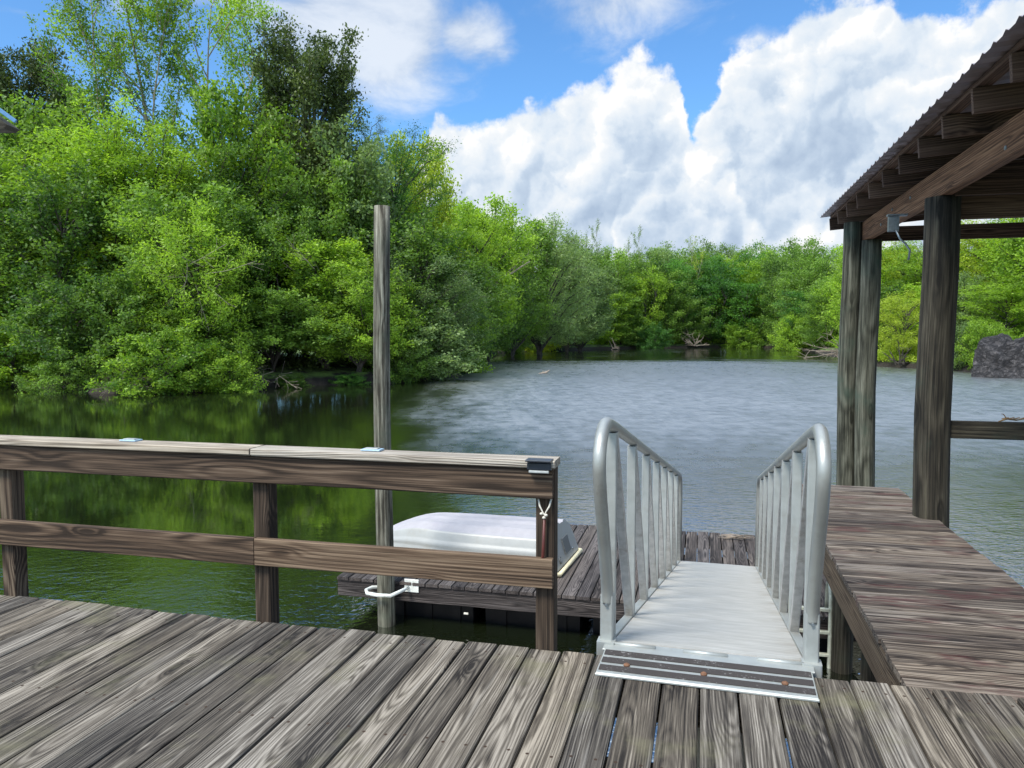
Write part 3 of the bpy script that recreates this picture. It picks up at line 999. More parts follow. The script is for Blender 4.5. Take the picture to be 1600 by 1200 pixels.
# ------------------------------------------------------------------ dinghy upside down on the float
bt = thing('dinghy', 'small white dinghy lying upside down on the floating dock', 'boat', (-1.57, 9.22, -1.345), math.radians(-4.5))
BL = 2.46
NS, NC = 30, 81
hv, hm = [], []
for i_ in range(NS):
    u = i_ / (NS - 1)                       # 0 stern, 1 bow
    x = -u * BL
    taper = 1 - 0.62 * max(0, (u - 0.45) / 0.55) ** 2.2
    hw = 0.56 * taper
    top = 0.49 - 0.20 * max(0, (u - 0.72) / 0.28) ** 1.9 - 0.03 * u
    for k in range(NC):
        q = k / (NC - 1) * 2 - 1            # -1..1 across
        a = abs(q)
        if a > 0.55:                        # side
            s = (a - 0.55) / 0.45
            yy = (0.80 + 0.20 * s ** 0.8) * hw
            zz = top * (0.86 * (1 - s) + 0.09 * s) + 0.018 * math.sin(s * math.pi)
            if 0.42 < s < 0.60:
                yy += 0.012
        else:
            yy = 0.80 * hw * (a / 0.55)
            zz = top * (1.0 - 0.14 * (a / 0.55) ** 3)
            zz += 0.030 * (max(0, math.cos(a / 0.55 * 2 * math.pi * 1.5)) ** 0.6 - 0.5) * 0.9 * (1 - 0.5 * u)
        hv.append((x - 0.15 * (zz / 0.49) * (1 - u) ** 6, math.copysign(yy, q), zz))
hf, mi = [], []
for i_ in range(NS - 1):
    for k in range(NC - 1):
        hf.append((i_ * NC + k, i_ * NC + k + 1, (i_ + 1) * NC + k + 1, (i_ + 1) * NC + k))
        a = abs((k + 0.5) / (NC - 1) * 2 - 1)
        mi.append(1 if a < 0.55 else 0)
hf.append(tuple(range(NC)))
mi.append(0)
hf.append(tuple(reversed(range((NS - 1) * NC, NS * NC))))
mi.append(0)
me = new_mesh('hull', hv, [tuple(reversed(f_)) for f_ in hf], M['boat'])
me.materials.append(M['boat_top'])
me.polygons.foreach_set('material_index', mi)
me.polygons.foreach_set('use_smooth', [True] * (len(hf) - 2) + [False, False])
link('hull', me, bt)
mb = MB()
rim = []
for i_ in range(NS):
    rim.append((hv[i_ * NC][0], hv[i_ * NC][1] - 0.012, 0.03))
rim2 = [(p[0], -p[1], 0.03) for p in reversed(rim)]
mb.tube([(0.02, 0.0, 0.03), (0.02, -0.54, 0.03)] + rim[1:] + rim2[:-1] + [(0.02, 0.54, 0.03)], 0.027, 10, closed=True)
mb.build('gunwale', M['boat_rim'], bt)
MB().board((-0.060, 0.08, 0.225), (0, 1, 0), (-0.306, 0, 1), (1, 0, 0.306), 0.26, 0.20, 0.014, ch=0.004).build('motor_pad', M['pad'], bt)
MB().tube([(-0.030 - 0.011 * math.sin(t_), -0.30 + 0.035 * math.cos(t_), 0.13 + 0.035 * math.sin(t_)) for t_ in np.linspace(0.8, 5.6, 14)], 0.007, 6).build('emblem', M['pad'], bt)
MB().tube([(-0.045, 0.30, 0.12), (-0.020, 0.30, 0.12)], 0.016, 10).build('drain_plug', M['galv'], bt)

# ladder on the float beside the gangway
ld = thing('ladder', 'algae stained aluminium swim ladder hooked on the edge of the floating dock', 'ladder', (1.08, 8.06, -1.35))
for s in (-0.19, 0.19):
    MB().tube([(s, 0.22, 0.0), (s, 0.21, 0.18), (s, 0.17, 0.30), (s, 0.10, 0.36), (s, 0.03, 0.33), (s, -0.02, 0.22), (s, -0.03, 0.0), (s, -0.03, -0.5), (s, -0.03, -0.95)], 0.022, 12).build('rail', M['ladder'], ld)
for z in (0.10, -0.13, -0.36, -0.60, -0.84):
    MB().board((0, -0.03, z), (1, 0, 0), (0, 1, 0), (0, 0, 1), 0.36, 0.045, 0.03, ch=0.004).build('rung', M['ladder'], ld)

# twigs left on the float
o = MB()
for k in range(9):
    a = rnd.uniform(-0.5, 0.5)
    c = Vector((0.02 + rnd.uniform(-0.12, 0.12), 0, 0.012 + 0.006 * k))
    d = Vector((math.cos(a) * 0.17, math.sin(a) * 0.10, rnd.uniform(-0.01, 0.03)))
    o.tube([c - d, c + Vector((0, 0.01, 0.012)), c + d], [0.004, 0.007, 0.003], 6)
tag(o.build('twigs', M['dead'], None, (0.50, 10.90, -1.35)), 'few pale dry twigs lying on the far edge of the floating dock', 'twigs')

# ------------------------------------------------------------------ boat shelter on the right
sh = thing('boat_shelter', 'open wooden boat shelter with round posts and brown metal roof on the right', 'shelter', (3.9, 8.0, WATER))
SO = Vector((3.9, 8.0, WATER))


def sp(x, y, z):
    return Vector((x, y, z)) - SO


def spost(x, y, z1, r, mat, lean=(0, 0), bid=0.5):
    pts_ = [sp(x + lean[0] * k / 10 + 0.012 * math.sin(k * 1.3 + x), y + lean[1] * k / 10, -3.3 + (z1 + 3.3) * k / 10) for k in range(11)]
    return MB().tube(pts_, [r * (1.04 - 0.008 * k) for k in range(11)], 24, bid=bid).build('post', mat, sh)


spost(1.86, 6.99, 2.60, 0.137, M['pile_dark'], bid=0.2)
spost(1.90, 9.93, 2.60, 0.115, M['pile'], bid=0.55)
spost(1.72, 10.08, 2.83, 0.115, M['pile'], bid=0.78)
spost(5.9, 6.99, 2.60, 0.137, M['pile_dark'], bid=0.33)
spost(5.9, 9.95, 2.60, 0.125, M['pile_dark'], bid=0.4)
spost(1.86, 1.6, 2.60, 0.125, M['pile_dark'], bid=0.9) if False else None
Y0R, Y1R = 1.6, 10.85
for x in (1.86, 5.9):
    MB().board(sp(x, (2.4 + 10.12) / 2, 2.715), (0, 1, 0), (0, 0, 1), (1, 0, 0), 10.12 - 2.4, 0.225, 0.085, ch=0.005, segs=6, rnd=rnd, bid=0.66).build('beam', M['beam'] if x < 3 else M['roofwood'], sh)
for y, z in ((5.5, 2.66), (7.8, 2.74), (8.5, 2.74), (9.0, 2.66), (4.45, 2.70), (4.4, 2.78)):
    MB().tube([sp(1.86 - 0.050, y, z), sp(1.86 - 0.040, y, z)], 0.014, 10).build('bolt_head', M['galv'], sh)
for y, z, h, bd in ((10.02, 2.68, 0.17, 0.2), (7.13, 2.56, 0.24, 0.5), (6.86, 2.70, 0.22, 0.6)):
    MB().board(sp(3.92, y, z), (1, 0, 0), (0, 0, 1), (0, -1, 0), 4.0, h, 0.042, segs=3, rnd=rnd, bid=bd).build('cross_beam', M['roofwood'], sh)
MB().board(sp(3.95, 7.0, 0.71), (1, 0, 0), (0, 0, 1), (0, -1, 0), 4.0, 0.14, 0.085, segs=3, rnd=rnd, bid=0.45).build('side_rail', M['pile_dark'], sh)
SL = 0.085                                  # gentle roof pitch


def rz_(x):                                 # underside of the rafters
    return 2.832 + (min(x, 3.88 * 2 - x) - 1.56) * SL


y = 10.76
k = 0
while y > 1.7:
    for (xa, xb) in ((1.56, 3.88), (6.2, 3.88)):
        za, zb = rz_(xa), rz_(xb)
        a, b = sp(xa, y, za + 0.075), sp(xb, y, zb + 0.075)
        MB().board((a + b) / 2, b - a, (0, 1, 0), (b - a).cross(Vector((0, 1, 0))), (b - a).length, 0.038, 0.15, ch=0.003, segs=2, rnd=rnd).build('rafter', M['roofwood'], sh)
    y -= 0.606
for xx in (1.62, 2.2, 2.8, 3.4, 4.4, 5.0, 5.6, 6.14):
    MB().board(sp(xx, (Y0R + Y1R) / 2, rz_(xx) + 0.15 + 0.022), (0, 1, 0), (1, 0, 0), (0, 0, 1), Y1R - Y0R, 0.089, 0.036, segs=3, rnd=rnd).build('purlin', M['roofwood'], sh)
# corrugated sheets: ribs run down the slope
ny = int((Y1R + 0.08 - Y0R) / 0.0425)
cv, cf = [], []
xs = [1.46, 3.88, 6.30]
for j_ in range(ny + 1):
    yy = Y0R + j_ * 0.0425
    rib = 0.019 if (j_ % 4) in (0,) else 0.0
    for side in (0, 1):
        for xx in xs:
            cv.append(tuple(sp(xx, yy, rz_(xx) + 0.195 + rib + 0.0022 * side)))
for j_ in range(ny):
    for s_ in (0, 1):
        for q in (0, 1):
            a = j_ * 6 + s_ * 3 + q
            f_ = (a, a + 1, a + 7, a + 6)
            cf.append(f_ if s_ else tuple(reversed(f_)))
    for e in (0, 2):
        cf.append((j_ * 6 + e, j_ * 6 + 3 + e, j_ * 6 + 9 + e, j_ * 6 + 6 + e))
link('roof_sheet', new_mesh('roof_sheet', cv, cf, M['metalroof']), sh)
# bracket and rope loop of the hoist
br = MB()
br.box(sp(1.70, 7.9, 2.52), (0.09, 0.05, 0.14), 0.004)
br.box(sp(1.73, 7.9, 2.60), (0.17, 0.07, 0.016), 0.003)
bo = br.build('bracket', M['galv'], sh)
MB().tube([sp(1.72, 7.88, 2.46), sp(1.75, 7.86, 2.38), sp(1.80, 7.86, 2.33), sp(1.84, 7.86, 2.27), sp(1.83, 7.86, 2.18)], 0.010, 8).build('chain', M['galv'], bo)
# dead twig on the side rail
o = MB()
o.tube([(0, 0, 0.0), (0.06, 0, 0.025), (0.13, 0.01, 0.015), (0.20, 0, 0.03)], [0.005, 0.008, 0.006, 0.003], 6)
o.tube([(0.06, 0, 0.025), (0.04, 0.01, 0.06), (0.02, 0.0, 0.065)], [0.004, 0.004, 0.002], 6)
for q in range(4):
    o.board((0.05 + 0.04 * q, 0, 0.03), (1, 0.3 * q - 0.5, 0.3), (0, 1, 0.3), (0, 0, 1), 0.05, 0.018, 0.002, ch=0.0005)
tag(o.build('dry_sprig', M['litter'], None, (2.34, 7.0, 0.782)), 'brown dry sprig resting on the dark side rail of the shelter', 'sprig')

# corner of a roof at the far left
rf = thing('roof_corner', 'dark overhanging roof corner with a blue edge at the far left', 'roof', away(40, 12, 4.74), YAW)
ca, sa = math.cos(math.radians(36)), math.sin(math.radians(36))
MB().board((-1.5 * ca, 0.0, 1.5 * sa), (ca, 0, -sa), (0, 1, 0), (sa, 0, ca), 3.0, 0.035, 0.055, ch=0.004).build('edge_board', M['blueedge'], rf)
g = MB()
g.prism([(-0.14, -0.045), (-2.6, -0.045 + 2.46 * sa / ca - 0.02), (-2.6, -0.095), (-0.21, -0.095)], -0.32, -0.02)
g.v = [Vector((v.x, -v.z, v.y)) for v in g.v]
g.f = [tuple(reversed(f_)) for f_ in g.f]
g.build('gable', M['pile_dark'], rf)
MB().box((-1.9, 0.17, -3.35), (0.14, 0.14, 6.49), 0.01).build('post', M['post'], rf)


# ------------------------------------------------------------------ trees
class Tubes:
    def __init__(self):
        self.v, self.f = [], []

    def add(self, pts, r0, r1, n=6):
        b0 = len(self.v)
        m = len(pts)
        prev = None
        for i_, p in enumerate(pts):
            d = (pts[min(i_ + 1, m - 1)] - pts[max(i_ - 1, 0)])
            if d.length < 1e-6:
                d = Vector((0, 0, 1))
            d.normalize()
            if prev is None:
                a = Vector((1, 0, 0)) if abs(d.x) < 0.8 else Vector((0, 1, 0))
            else:
                a = prev
            u = (a - d * a.dot(d)).normalized()
            prev = u
            w = d.cross(u)
            r = r0 + (r1 - r0) * i_ / (m - 1)
            for k in range(n):
                t = 2 * math.pi * k / n
                self.v.append(p + u * (math.cos(t) * r) + w * (math.sin(t) * r))
        for i_ in range(m - 1):
            for k in range(n):
                k2 = (k + 1) % n
                self.f.append((b0 + i_ * n + k, b0 + i_ * n + k2, b0 + (i_ + 1) * n + k2, b0 + (i_ + 1) * n + k))


def walk_path(r, p, d, length, n, wander, trop):
    pts = [p.copy()]
    d = d.normalized()
    for _ in range(n):
        d = (d + Vector((r.gauss(0, wander), r.gauss(0, wander), r.gauss(0, wander) * 0.7)) + Vector((0, 0, trop))).normalized()
        p = p + d * (length / n)
        pts.append(p.copy())
    return pts


def make_tree(seed, H, R, crown0=0.2, limbs=34, twigs=11, leaves=95, leaf=0.15, prof=None, up=0.45, trop=0.02, wander=0.12, sig=0.33, flat=0.6,
              trunk_r=0.2, lean=0.0, tl=0.26, forks=1, trunk_n=9, aspect=0.55, upleaf=0.5, shell=True, droop=0.0, lump_=0.22):
    """returns (wood verts, faces, leaf verts, faces, leaf attribute)"""
    r = random.Random(seed)
    rs = np.random.RandomState(seed)
    T = Tubes()
    prof = prof or (lambda t: math.sin(math.pi * min(1, (0.12 + t * 0.88)) ** 0.8) ** 0.6)
    trunks = []
    for q in range(forks):
        a = r.uniform(0, 6.28)
        tilt = 0.05 if forks == 1 else r.uniform(0.12, 0.32)
        d = Vector((math.cos(a) * tilt + lean, math.sin(a) * tilt, 1))
        pts = walk_path(r, Vector((r.uniform(-.2, .2) * (forks > 1), r.uniform(-.2, .2) * (forks > 1), -0.3)), d, H * ((0.95 if q == 0 else r.uniform(0.75, 0.92)) if not shell else r.uniform(0.62, 0.74)), trunk_n, 0.09, 0.04)
        T.add(pts, trunk_r * (1 if forks == 1 else 0.75), 0.025, 8)
        trunks.append(pts)
    segs = []
    ph_ = [r.uniform(0, 6.28) for _ in range(6)]
    for li in range(limbs):
        if shell:
            # each limb reaches for a point on a lumpy rounded crown
            zf = 1 - 2 * (li + 0.5) / limbs
            a = li * 2.399 + r.uniform(-0.3, 0.3)
            hz = math.sqrt(max(0, 1 - zf * zf))
            lum_ = 1 + lump_ * (math.sin(2 * a + ph_[0] + 3 * zf) + 0.7 * math.sin(4 * a + ph_[1] - 5 * zf)) * 0.7 * (1 - 0.6 * max(0, zf)) + r.uniform(-0.16, 0.03)
            zc, hc = H * (crown0 + 1) / 2, H * (1 - crown0) / 2
            zz = abs(zf) ** 0.8 * (1 if zf > 0 else -1)
            tg = Vector((math.cos(a) * hz ** 0.7 * R * lum_, math.sin(a) * hz ** 0.7 * R * lum_, zc + zz * hc * (lum_ if zf > 0 else 1)))
            pts = min(trunks, key=lambda tr: (tr[-1] - tg).length + r.uniform(0, 0.5))
            hs = min(max(tg.z - math.hypot(tg.x, tg.y) * (0.25 + up) - 0.2 * hc, H * 0.04), pts[-1].z)
            k0 = min(range(len(pts)), key=lambda q_: abs(pts[q_].z - hs))
            p = pts[k0]
            mid_ = p.lerp(tg, 0.5) + Vector((r.gauss(0, .06) * R, r.gauss(0, .06) * R, (0.10 + droop * 0.6) * R))
            lp = []
            for q_ in range(7):
                s_ = q_ / 6
                v_ = p * (1 - s_) ** 2 + mid_ * 2 * s_ * (1 - s_) + tg * s_ ** 2
                lp.append(v_ + Vector((r.gauss(0, .02), r.gauss(0, .02), r.gauss(0, .015))) * R * s_)
            T.add(lp, max(0.03, trunk_r * 0.36), 0.012, 5)
            for k in range(twigs):
                s_ = 0.30 + 0.70 * ((k + r.random()) / twigs) ** 0.75
                fi = min(s_, 0.999) * 6
                q0 = lp[int(fi)].lerp(lp[int(fi) + 1], fi - int(fi))
                dd = (lp[min(int(fi) + 1, 6)] - lp[int(fi)]).normalized()
                d2 = (dd * 0.8 + Vector((r.gauss(0, .6), r.gauss(0, .6), r.gauss(0.12, .35) - droop))).normalized()
                tp = walk_path(r, q0, d2, R * tl * r.uniform(0.6, 1.25), 3, 0.15, trop * 2)
                T.add(tp, 0.014, 0.006, 3)
                segs.append((tp[0], tp[1], tp[2], tp[3], r.random()))
            continue
        pts = trunks[li % forks]
        t = (li + r.random()) / limbs
        hrel = crown0 + (1 - crown0) * t
        fi = hrel * (len(pts) - 1)
        i0 = min(int(fi), len(pts) - 2)
        p = pts[i0].lerp(pts[i0 + 1], fi - i0)
        a = li * 2.399 + r.uniform(-0.5, 0.5)
        ln = R * prof(t) * r.uniform(0.65, 1.15)
        e = up * (0.4 + 0.9 * t) + r.uniform(-0.15, 0.2)
        d = Vector((math.cos(a) * math.cos(e), math.sin(a) * math.cos(e), math.sin(e)))
        lp = walk_path(r, p, d, max(ln, 0.4), 6, wander, trop)
        T.add(lp, max(0.02, trunk_r * 0.32 * (1 - 0.6 * t)), 0.012, 5)
        nt = max(3, int(twigs * min(1.4, 0.35 + 0.9 * ln / R)))
        for k in range(nt):
            s = 0.22 + 0.78 * (k + r.random()) / nt
            fi = min(s, 0.999) * 6
            q0 = lp[int(fi)].lerp(lp[int(fi) + 1], fi - int(fi))
            dd = (lp[min(int(fi) + 1, 6)] - lp[int(fi)]).normalized()
            d2 = (dd * 0.7 + Vector((r.gauss(0, .7), r.gauss(0, .7), r.gauss(0.1, .45)))).normalized()
            l2 = R * tl * r.uniform(0.6, 1.25)
            tp = walk_path(r, q0, d2, l2, 3, 0.15, trop * 2)
            T.add(tp, 0.014, 0.006, 3)
            segs.append((tp[0], tp[1], tp[2], tp[3], r.random()))
    S = np.array([[tuple(a), tuple(b), tuple(c), tuple(d)] for a, b, c, d, _ in segs])
    cr = np.array([s[4] for s in segs])
    n = len(S)
    cnt = np.maximum(5, (leaves * rs.uniform(0.5, 1.5, n))).astype(int)
    idx = np.repeat(np.arange(n), cnt)
    N = len(idx)
    u = rs.uniform(0.1, 3.0, N)
    k = np.clip(u.astype(int), 0, 2)
    fr = (u - k)[:, None]
    cen = S[idx, k] * (1 - fr) + S[idx, k + 1] * fr
    cen = cen + rs.normal(0, 1, (N, 3)) * np.array([sig, sig, sig * flat])
    dl = rs.normal(0, 1, (N, 3))
    dl[:, 2] *= 0.5
    dl /= np.linalg.norm(dl, axis=1)[:, None]
    nm = rs.normal(0, 1, (N, 3)) + np.array([0, 0, upleaf * 2])
    wv_ = np.cross(nm, dl)
    wv_ /= (np.linalg.norm(wv_, axis=1)[:, None] + 1e-9)
    ls = leaf * rs.uniform(0.6, 1.3, N)[:, None]
    V = np.stack([cen - dl * ls * 0.5, cen + wv_ * ls * aspect * 0.5, cen + dl * ls * 0.5, cen - wv_ * ls * aspect * 0.5], 1).reshape(-1, 3)
    Fq = np.arange(N * 4).reshape(-1, 4)
    lr = np.clip(cr[idx] * 0.75 + rs.uniform(0, 0.25, N), 0, 1)
    return T, V, Fq, np.repeat(lr, 4)


PROTO = {}


def proto(key, **kw):
    T, V, Fq, lr = make_tree(**kw)
    wm = new_mesh(key + '_wood', [tuple(v) for v in T.v], np.array(T.f), None, True)
    wm.materials.append(M['bark'])
    lm = new_mesh(key + '_foliage', V, Fq, None, False, {'lr': lr})
    lm.materials.append(L['mid'])
    top = float(np.percentile(V[:, 2], 99.7))
    wid = float(np.percentile(np.hypot(V[:, 0], V[:, 1]), 97))
    PROTO[key] = (wm, lm, top, wid)


dome = lambda t: max(0.15, (1 - t ** 2.2)) ** 0.5
egg = lambda t: max(0.12, math.sin(math.pi * (0.18 + 0.80 * t))) ** 0.7
umb = lambda t: 0.45 + 0.6 * t if t < 0.75 else 1.0 - (t - 0.75) * 2.2
proto('broad_a', seed=1, H=12, R=4.4, crown0=0.21, limbs=50, twigs=10, leaves=51, leaf=0.27, forks=2, sig=0.42, flat=0.5, tl=0.18)
proto('broad_b', seed=2, H=12, R=4.6, crown0=0.18, limbs=46, twigs=10, leaves=54, leaf=0.27, forks=3, up=0.3, lump_=0.32, sig=0.44, flat=0.45, tl=0.18)
proto('broad_c', seed=3, H=12, R=4.2, crown0=0.20, limbs=52, twigs=10, leaves=48, leaf=0.25, sig=0.38, flat=0.5, forks=2, tl=0.18)
proto('feather_a', seed=4, H=14, R=3.8, crown0=0.12, limbs=56, twigs=10, leaves=61, leaf=0.25, aspect=0.32, flat=0.35, sig=0.42, up=0.25, tl=0.18)
proto('feather_b', seed=5, H=14, R=4.2, crown0=0.16, limbs=52, twigs=10, leaves=64, leaf=0.25, aspect=0.32, flat=0.3, sig=0.46, up=0.2, forks=2, lump_=0.35, tl=0.18)
proto('sparse_a', seed=6, H=20, R=5.6, crown0=0.30, limbs=36, twigs=12, leaves=70, leaf=0.18, prof=egg, sig=0.26, up=0.7, trop=0.05, trunk_r=0.24, forks=3, shell=False)
proto('sparse_b', seed=7, H=20, R=5.6, crown0=0.30, limbs=34, twigs=11, leaves=66, leaf=0.18, prof=egg, sig=0.26, up=0.7, trop=0.05, trunk_r=0.22, forks=2, shell=False)
proto('oak_a', seed=8, H=18, R=4.6, crown0=0.50, limbs=54, twigs=12, leaves=85, leaf=0.23, sig=0.42, up=0.7, flat=0.35, trunk_r=0.26, forks=2, lump_=0.35, tl=0.18)
proto('shrub_a', seed=9, H=4.5, R=3.4, crown0=-0.10, limbs=50, twigs=9, leaves=36, leaf=0.23, forks=3, up=0.28, trop=-0.02, sig=0.26, tl=0.18, trunk_r=0.08, lump_=0.35)
proto('shrub_b', seed=10, H=4.5, R=3.8, crown0=-0.05, limbs=50, twigs=9, leaves=35, leaf=0.24, forks=3, up=0.15, trop=-0.03, sig=0.26, tl=0.18, trunk_r=0.08, lump_=0.45)
proto('willow_a', seed=11, H=9, R=4.6, crown0=0.15, limbs=52, twigs=11, leaves=54, leaf=0.25, forks=3, up=0.35, trop=-0.06, droop=0.25, aspect=0.3, sig=0.34, tl=0.2)
proto('pine_a', seed=12, H=22, R=3.2, crown0=0.62, limbs=22, twigs=10, leaves=60, leaf=0.20, prof=dome, up=0.2, aspect=0.12, sig=0.22, flat=0.6, trunk_r=0.22, shell=False)
proto('layer_a', seed=13, H=17, R=5.0, crown0=0.30, limbs=42, twigs=12, leaves=80, leaf=0.17, up=0.12, flat=0.2, sig=0.46, aspect=0.35, trunk_r=0.26, lump_=0.35, tl=0.2)
for q in range(5):
    proto('far_%s' % 'abcde'[q], seed=20 + q, H=20, R=(6.2, 7.2, 5.6, 6.6, 6.0)[q], crown0=(0.05, 0.10, 0.0, 0.12, 0.05)[q], limbs=40, twigs=9, leaves=36, leaf=0.46,
          forks=(1, 2, 1, 2, 3)[q], sig=0.80, up=0.35, trunk_r=0.25, tl=0.13, lump_=0.3, flat=0.4)
proto('farsparse_a', seed=31, H=22, R=5.0, crown0=0.4, limbs=26, twigs=8, leaves=16, leaf=0.34, prof=umb, sig=0.3, up=0.8, trunk_r=0.28, forks=2, shell=False)

trnd = random.Random(77)


def plant(kind, px, D, top_py, width_px, leafm, label, group=None, name='tree', cat='tree', wood_m=None, tilt=0.0, base_dz=0.0, rot=None):
    """a tree standing D metres out whose top reaches the photo row top_py"""
    wm, lm, top, wid = PROTO[kind]
    a = (px - 800) / F_PX * D
    gz_ = float(ground_h(np.array([[a, D]]))[0])
    gz_ = max(gz_, WATER - 0.3) + base_dz
    Hh = CAM_H + (HORIZON - top_py) / F_PX * D - gz_
    sz = Hh / top
    sx = (width_px / F_PX * D / 2) / wid
    o = thing(name, label, cat, away(px, D, gz_), trnd.uniform(0, 6.28) if rot is None else rot, group)
    o.scale = (sx, sx, sz)
    if tilt:
        o.rotation_euler = (0, tilt, YAW)
    t = link('trunk', wm, o)
    c = link('crown' if name != 'shrub' else 'foliage', lm, o)
    if name == 'shrub':
        t.name = 'stems'
    if wood_m:
        t.material_slots[0].link = 'OBJECT'
        t.material_slots[0].material = wood_m
    c.material_slots[0].link = 'OBJECT'
    c.material_slots[0].material = L[leafm]
    return o


# the left bank, tall trees first
T1 = [
    ('sparse_a', 325, 62, -75, 330, 'bright', 'tall open-crowned tree, thin leaves against the sky, left of the dark tree', {'wood_m': M['palebark']}),
    ('sparse_b', 215, 60, -55, 230, 'bright', 'second thin tall tree with pale branches at the top left', {'wood_m': M['palebark']}),
    ('oak_a', 486, 60, 56, 200, 'dark', 'tall dark green tree standing alone above the left bank with a cloud behind it', {}),
    ('oak_a', 55, 64, 72, 190, 'dark', 'dark-topped tree rising at the far left of the bank', {}),
    ('broad_b', 75, 58, 160, 240, 'mid', 'rounded mid green tree in front of the dark-topped far left tree', {}),
    ('broad_a', 395, 56, 150, 200, 'bright', 'bright yellow-green tree just left of the tall dark tree', {}),
    ('feather_a', 180, 53, 170, 210, 'bright', 'feathery bright tree below the second thin tall tree', {}),
    ('feather_b', 240, 54, 215, 240, 'bright', 'broad feathery green tree in the middle of the left bank', {}),
    ('feather_a', 20, 52, 215, 240, 'bright', 'feathery tree cut by the left edge of the view', {}),
    ('feather_b', 390, 54, 255, 220, 'mid', 'soft green tree in front of the tall dark tree', {}),
    ('broad_c', 115, 50, 270, 220, 'mid', 'mid height tree with dark limbs at the left', {}),
    ('broad_a', 300, 49, 300, 230, 'mid', 'mid height tree behind the bright overhanging bushes', {}),
    ('broad_c', 20, 51, 330, 200, 'mid', 'lower bushy tree at the far left bank', {}),
    ('willow_a', 300, 46.5, 330, 200, 'bright', 'drooping yellow-tinged tree at the water in the middle of the left bank', {}),
    ('broad_b', 425, 51, 330, 170, 'mid', 'shaded green tree right of the drooping tree', {}),
    ('broad_a', 512, 56, 262, 160, 'mid', 'green tree right behind the tall dark tree', {}),
    ('broad_c', 478, 58, 200, 160, 'dark', 'dense dark foliage tree below the tall dark crown', {}),
    ('pine_a', 580, 70, 182, 130, 'dark', 'thin dark pine rising right of the tall dark tree', {}),
    ('layer_a', 612, 64, 205, 180, 'cypress', 'layered deep green cypress above the round pole', {}),
    ('broad_b', 650, 74, 225, 150, 'yellow', 'yellowish tree crown at the right end of the tall left group', {}),
    ('broad_a', 540, 58, 215, 190, 'grey', 'grey-green tree between the dark tree and the cypress', {}),
    ('broad_b', 510, 53, 375, 200, 'bright', 'bright bushy tree just left of the round pole', {}),
    ('willow_a', 560, 51.5, 410, 190, 'bright', 'lower bright tree partly behind the round pole', {}),
    ('broad_c', 620, 57, 335, 200, 'mid', 'green tree directly right of the top of the pole', {}),
    ('willow_a', 660, 56, 395, 180, 'grey', 'grey-green willowy tree leaning over the water right of the pole', {}),
    ('willow_a', 700, 62, 440, 150, 'mid', 'low tree spreading over the point of the left bank', {}),
    ('feather_b', 700, 80, 325, 180, 'bright', 'bright feathery tree behind the point of the left bank', {}),
    ('broad_b', 750, 90, 316, 165, 'bright', 'round-topped bright tree where the tall group steps down', {}),
    ('broad_c', 715, 74, 400, 170, 'mid', 'mid green tree at the bend of the left bank', {}),
    ('willow_a', 760, 95, 400, 150, 'mid', 'leafy tree beside the leaning pale trunk', {}),
    ('willow_a', 845, 118, 345, 165, 'grey', 'large grey-green willow at the far bend', {}),
    ('broad_a', 800, 112, 352, 150, 'mid', 'dark-hearted tree left of the grey-green willow', {}),
    ('broad_b', 800, 122, 440, 90, 'bright', 'small bright tree at the water before the grey-green willow', {}),
    ('feather_a', 885, 135, 375, 120, 'grey', 'soft grey tree right of the willow', {}),
    ('broad_c', 905, 142, 412, 120, 'grey', 'rounded grey-green tree at the water of the far bend', {}),
]
for kind, px, D, tp, w, lf, lab, kw in T1:
    plant(kind, px, D, tp, w, lf, lab, **kw)

# dense backing trees further inland on the left
bk = 'crowded tree deep in the left wood'


def back_of(px, tp):
    if px < 0:
        return ', out beyond the left edge'
    m = [(40, 'the dark-topped tree'), (85, 'the rounded mid green tree'), (130, 'the tree with dark limbs'), (165, 'the bush over the water'), (200, 'the second thin tall tree'), (250, 'the lowest bush'),
         (300, 'the broad feathery tree'), (345, 'the drooping yellow-tinged tree'), (400, 'the bright yellow-green tree'), (435, 'the shaded green tree'), (470, 'the dense dark tree'),
         (520, 'the tall dark tree'), (552, 'the bushy tree by the pole'), (590, 'the thin pine'), (630, 'the layered cypress'), (660, 'the grey-green willowy tree'), (700, 'the yellowish crown'), (900, 'the round-topped bright tree')]
    return ', ' + ('lower down' if tp >= 370 else 'higher up') + ' behind ' + next(t for x, t in m if px <= x)
for q, (px, D, tp) in enumerate([(-60, 66, 150), (30, 70, 200), (110, 68, 270), (180, 66, 290), (260, 68, 275), (340, 66, 300), (420, 68, 280), (500, 70, 300), (560, 70, 290),
                                 (620, 74, 300), (-130, 58, 160), (-220, 60, 120), (-330, 62, 150), (680, 88, 330), (730, 104, 340), (-450, 64, 120), (-600, 66, 130), (150, 60, 380), (60, 58, 400), (240, 58, 390), (350, 59, 400), (450, 60, 410), (545, 62, 400), (640, 68, 400), (-40, 58, 350)]):
    plant(('broad_a', 'broad_b', 'broad_c')[q % 3], px, D, tp, 190, ('mid', 'bright', 'mid', 'dark')[q % 4], bk + back_of(px, tp), group='wood behind the left bank')

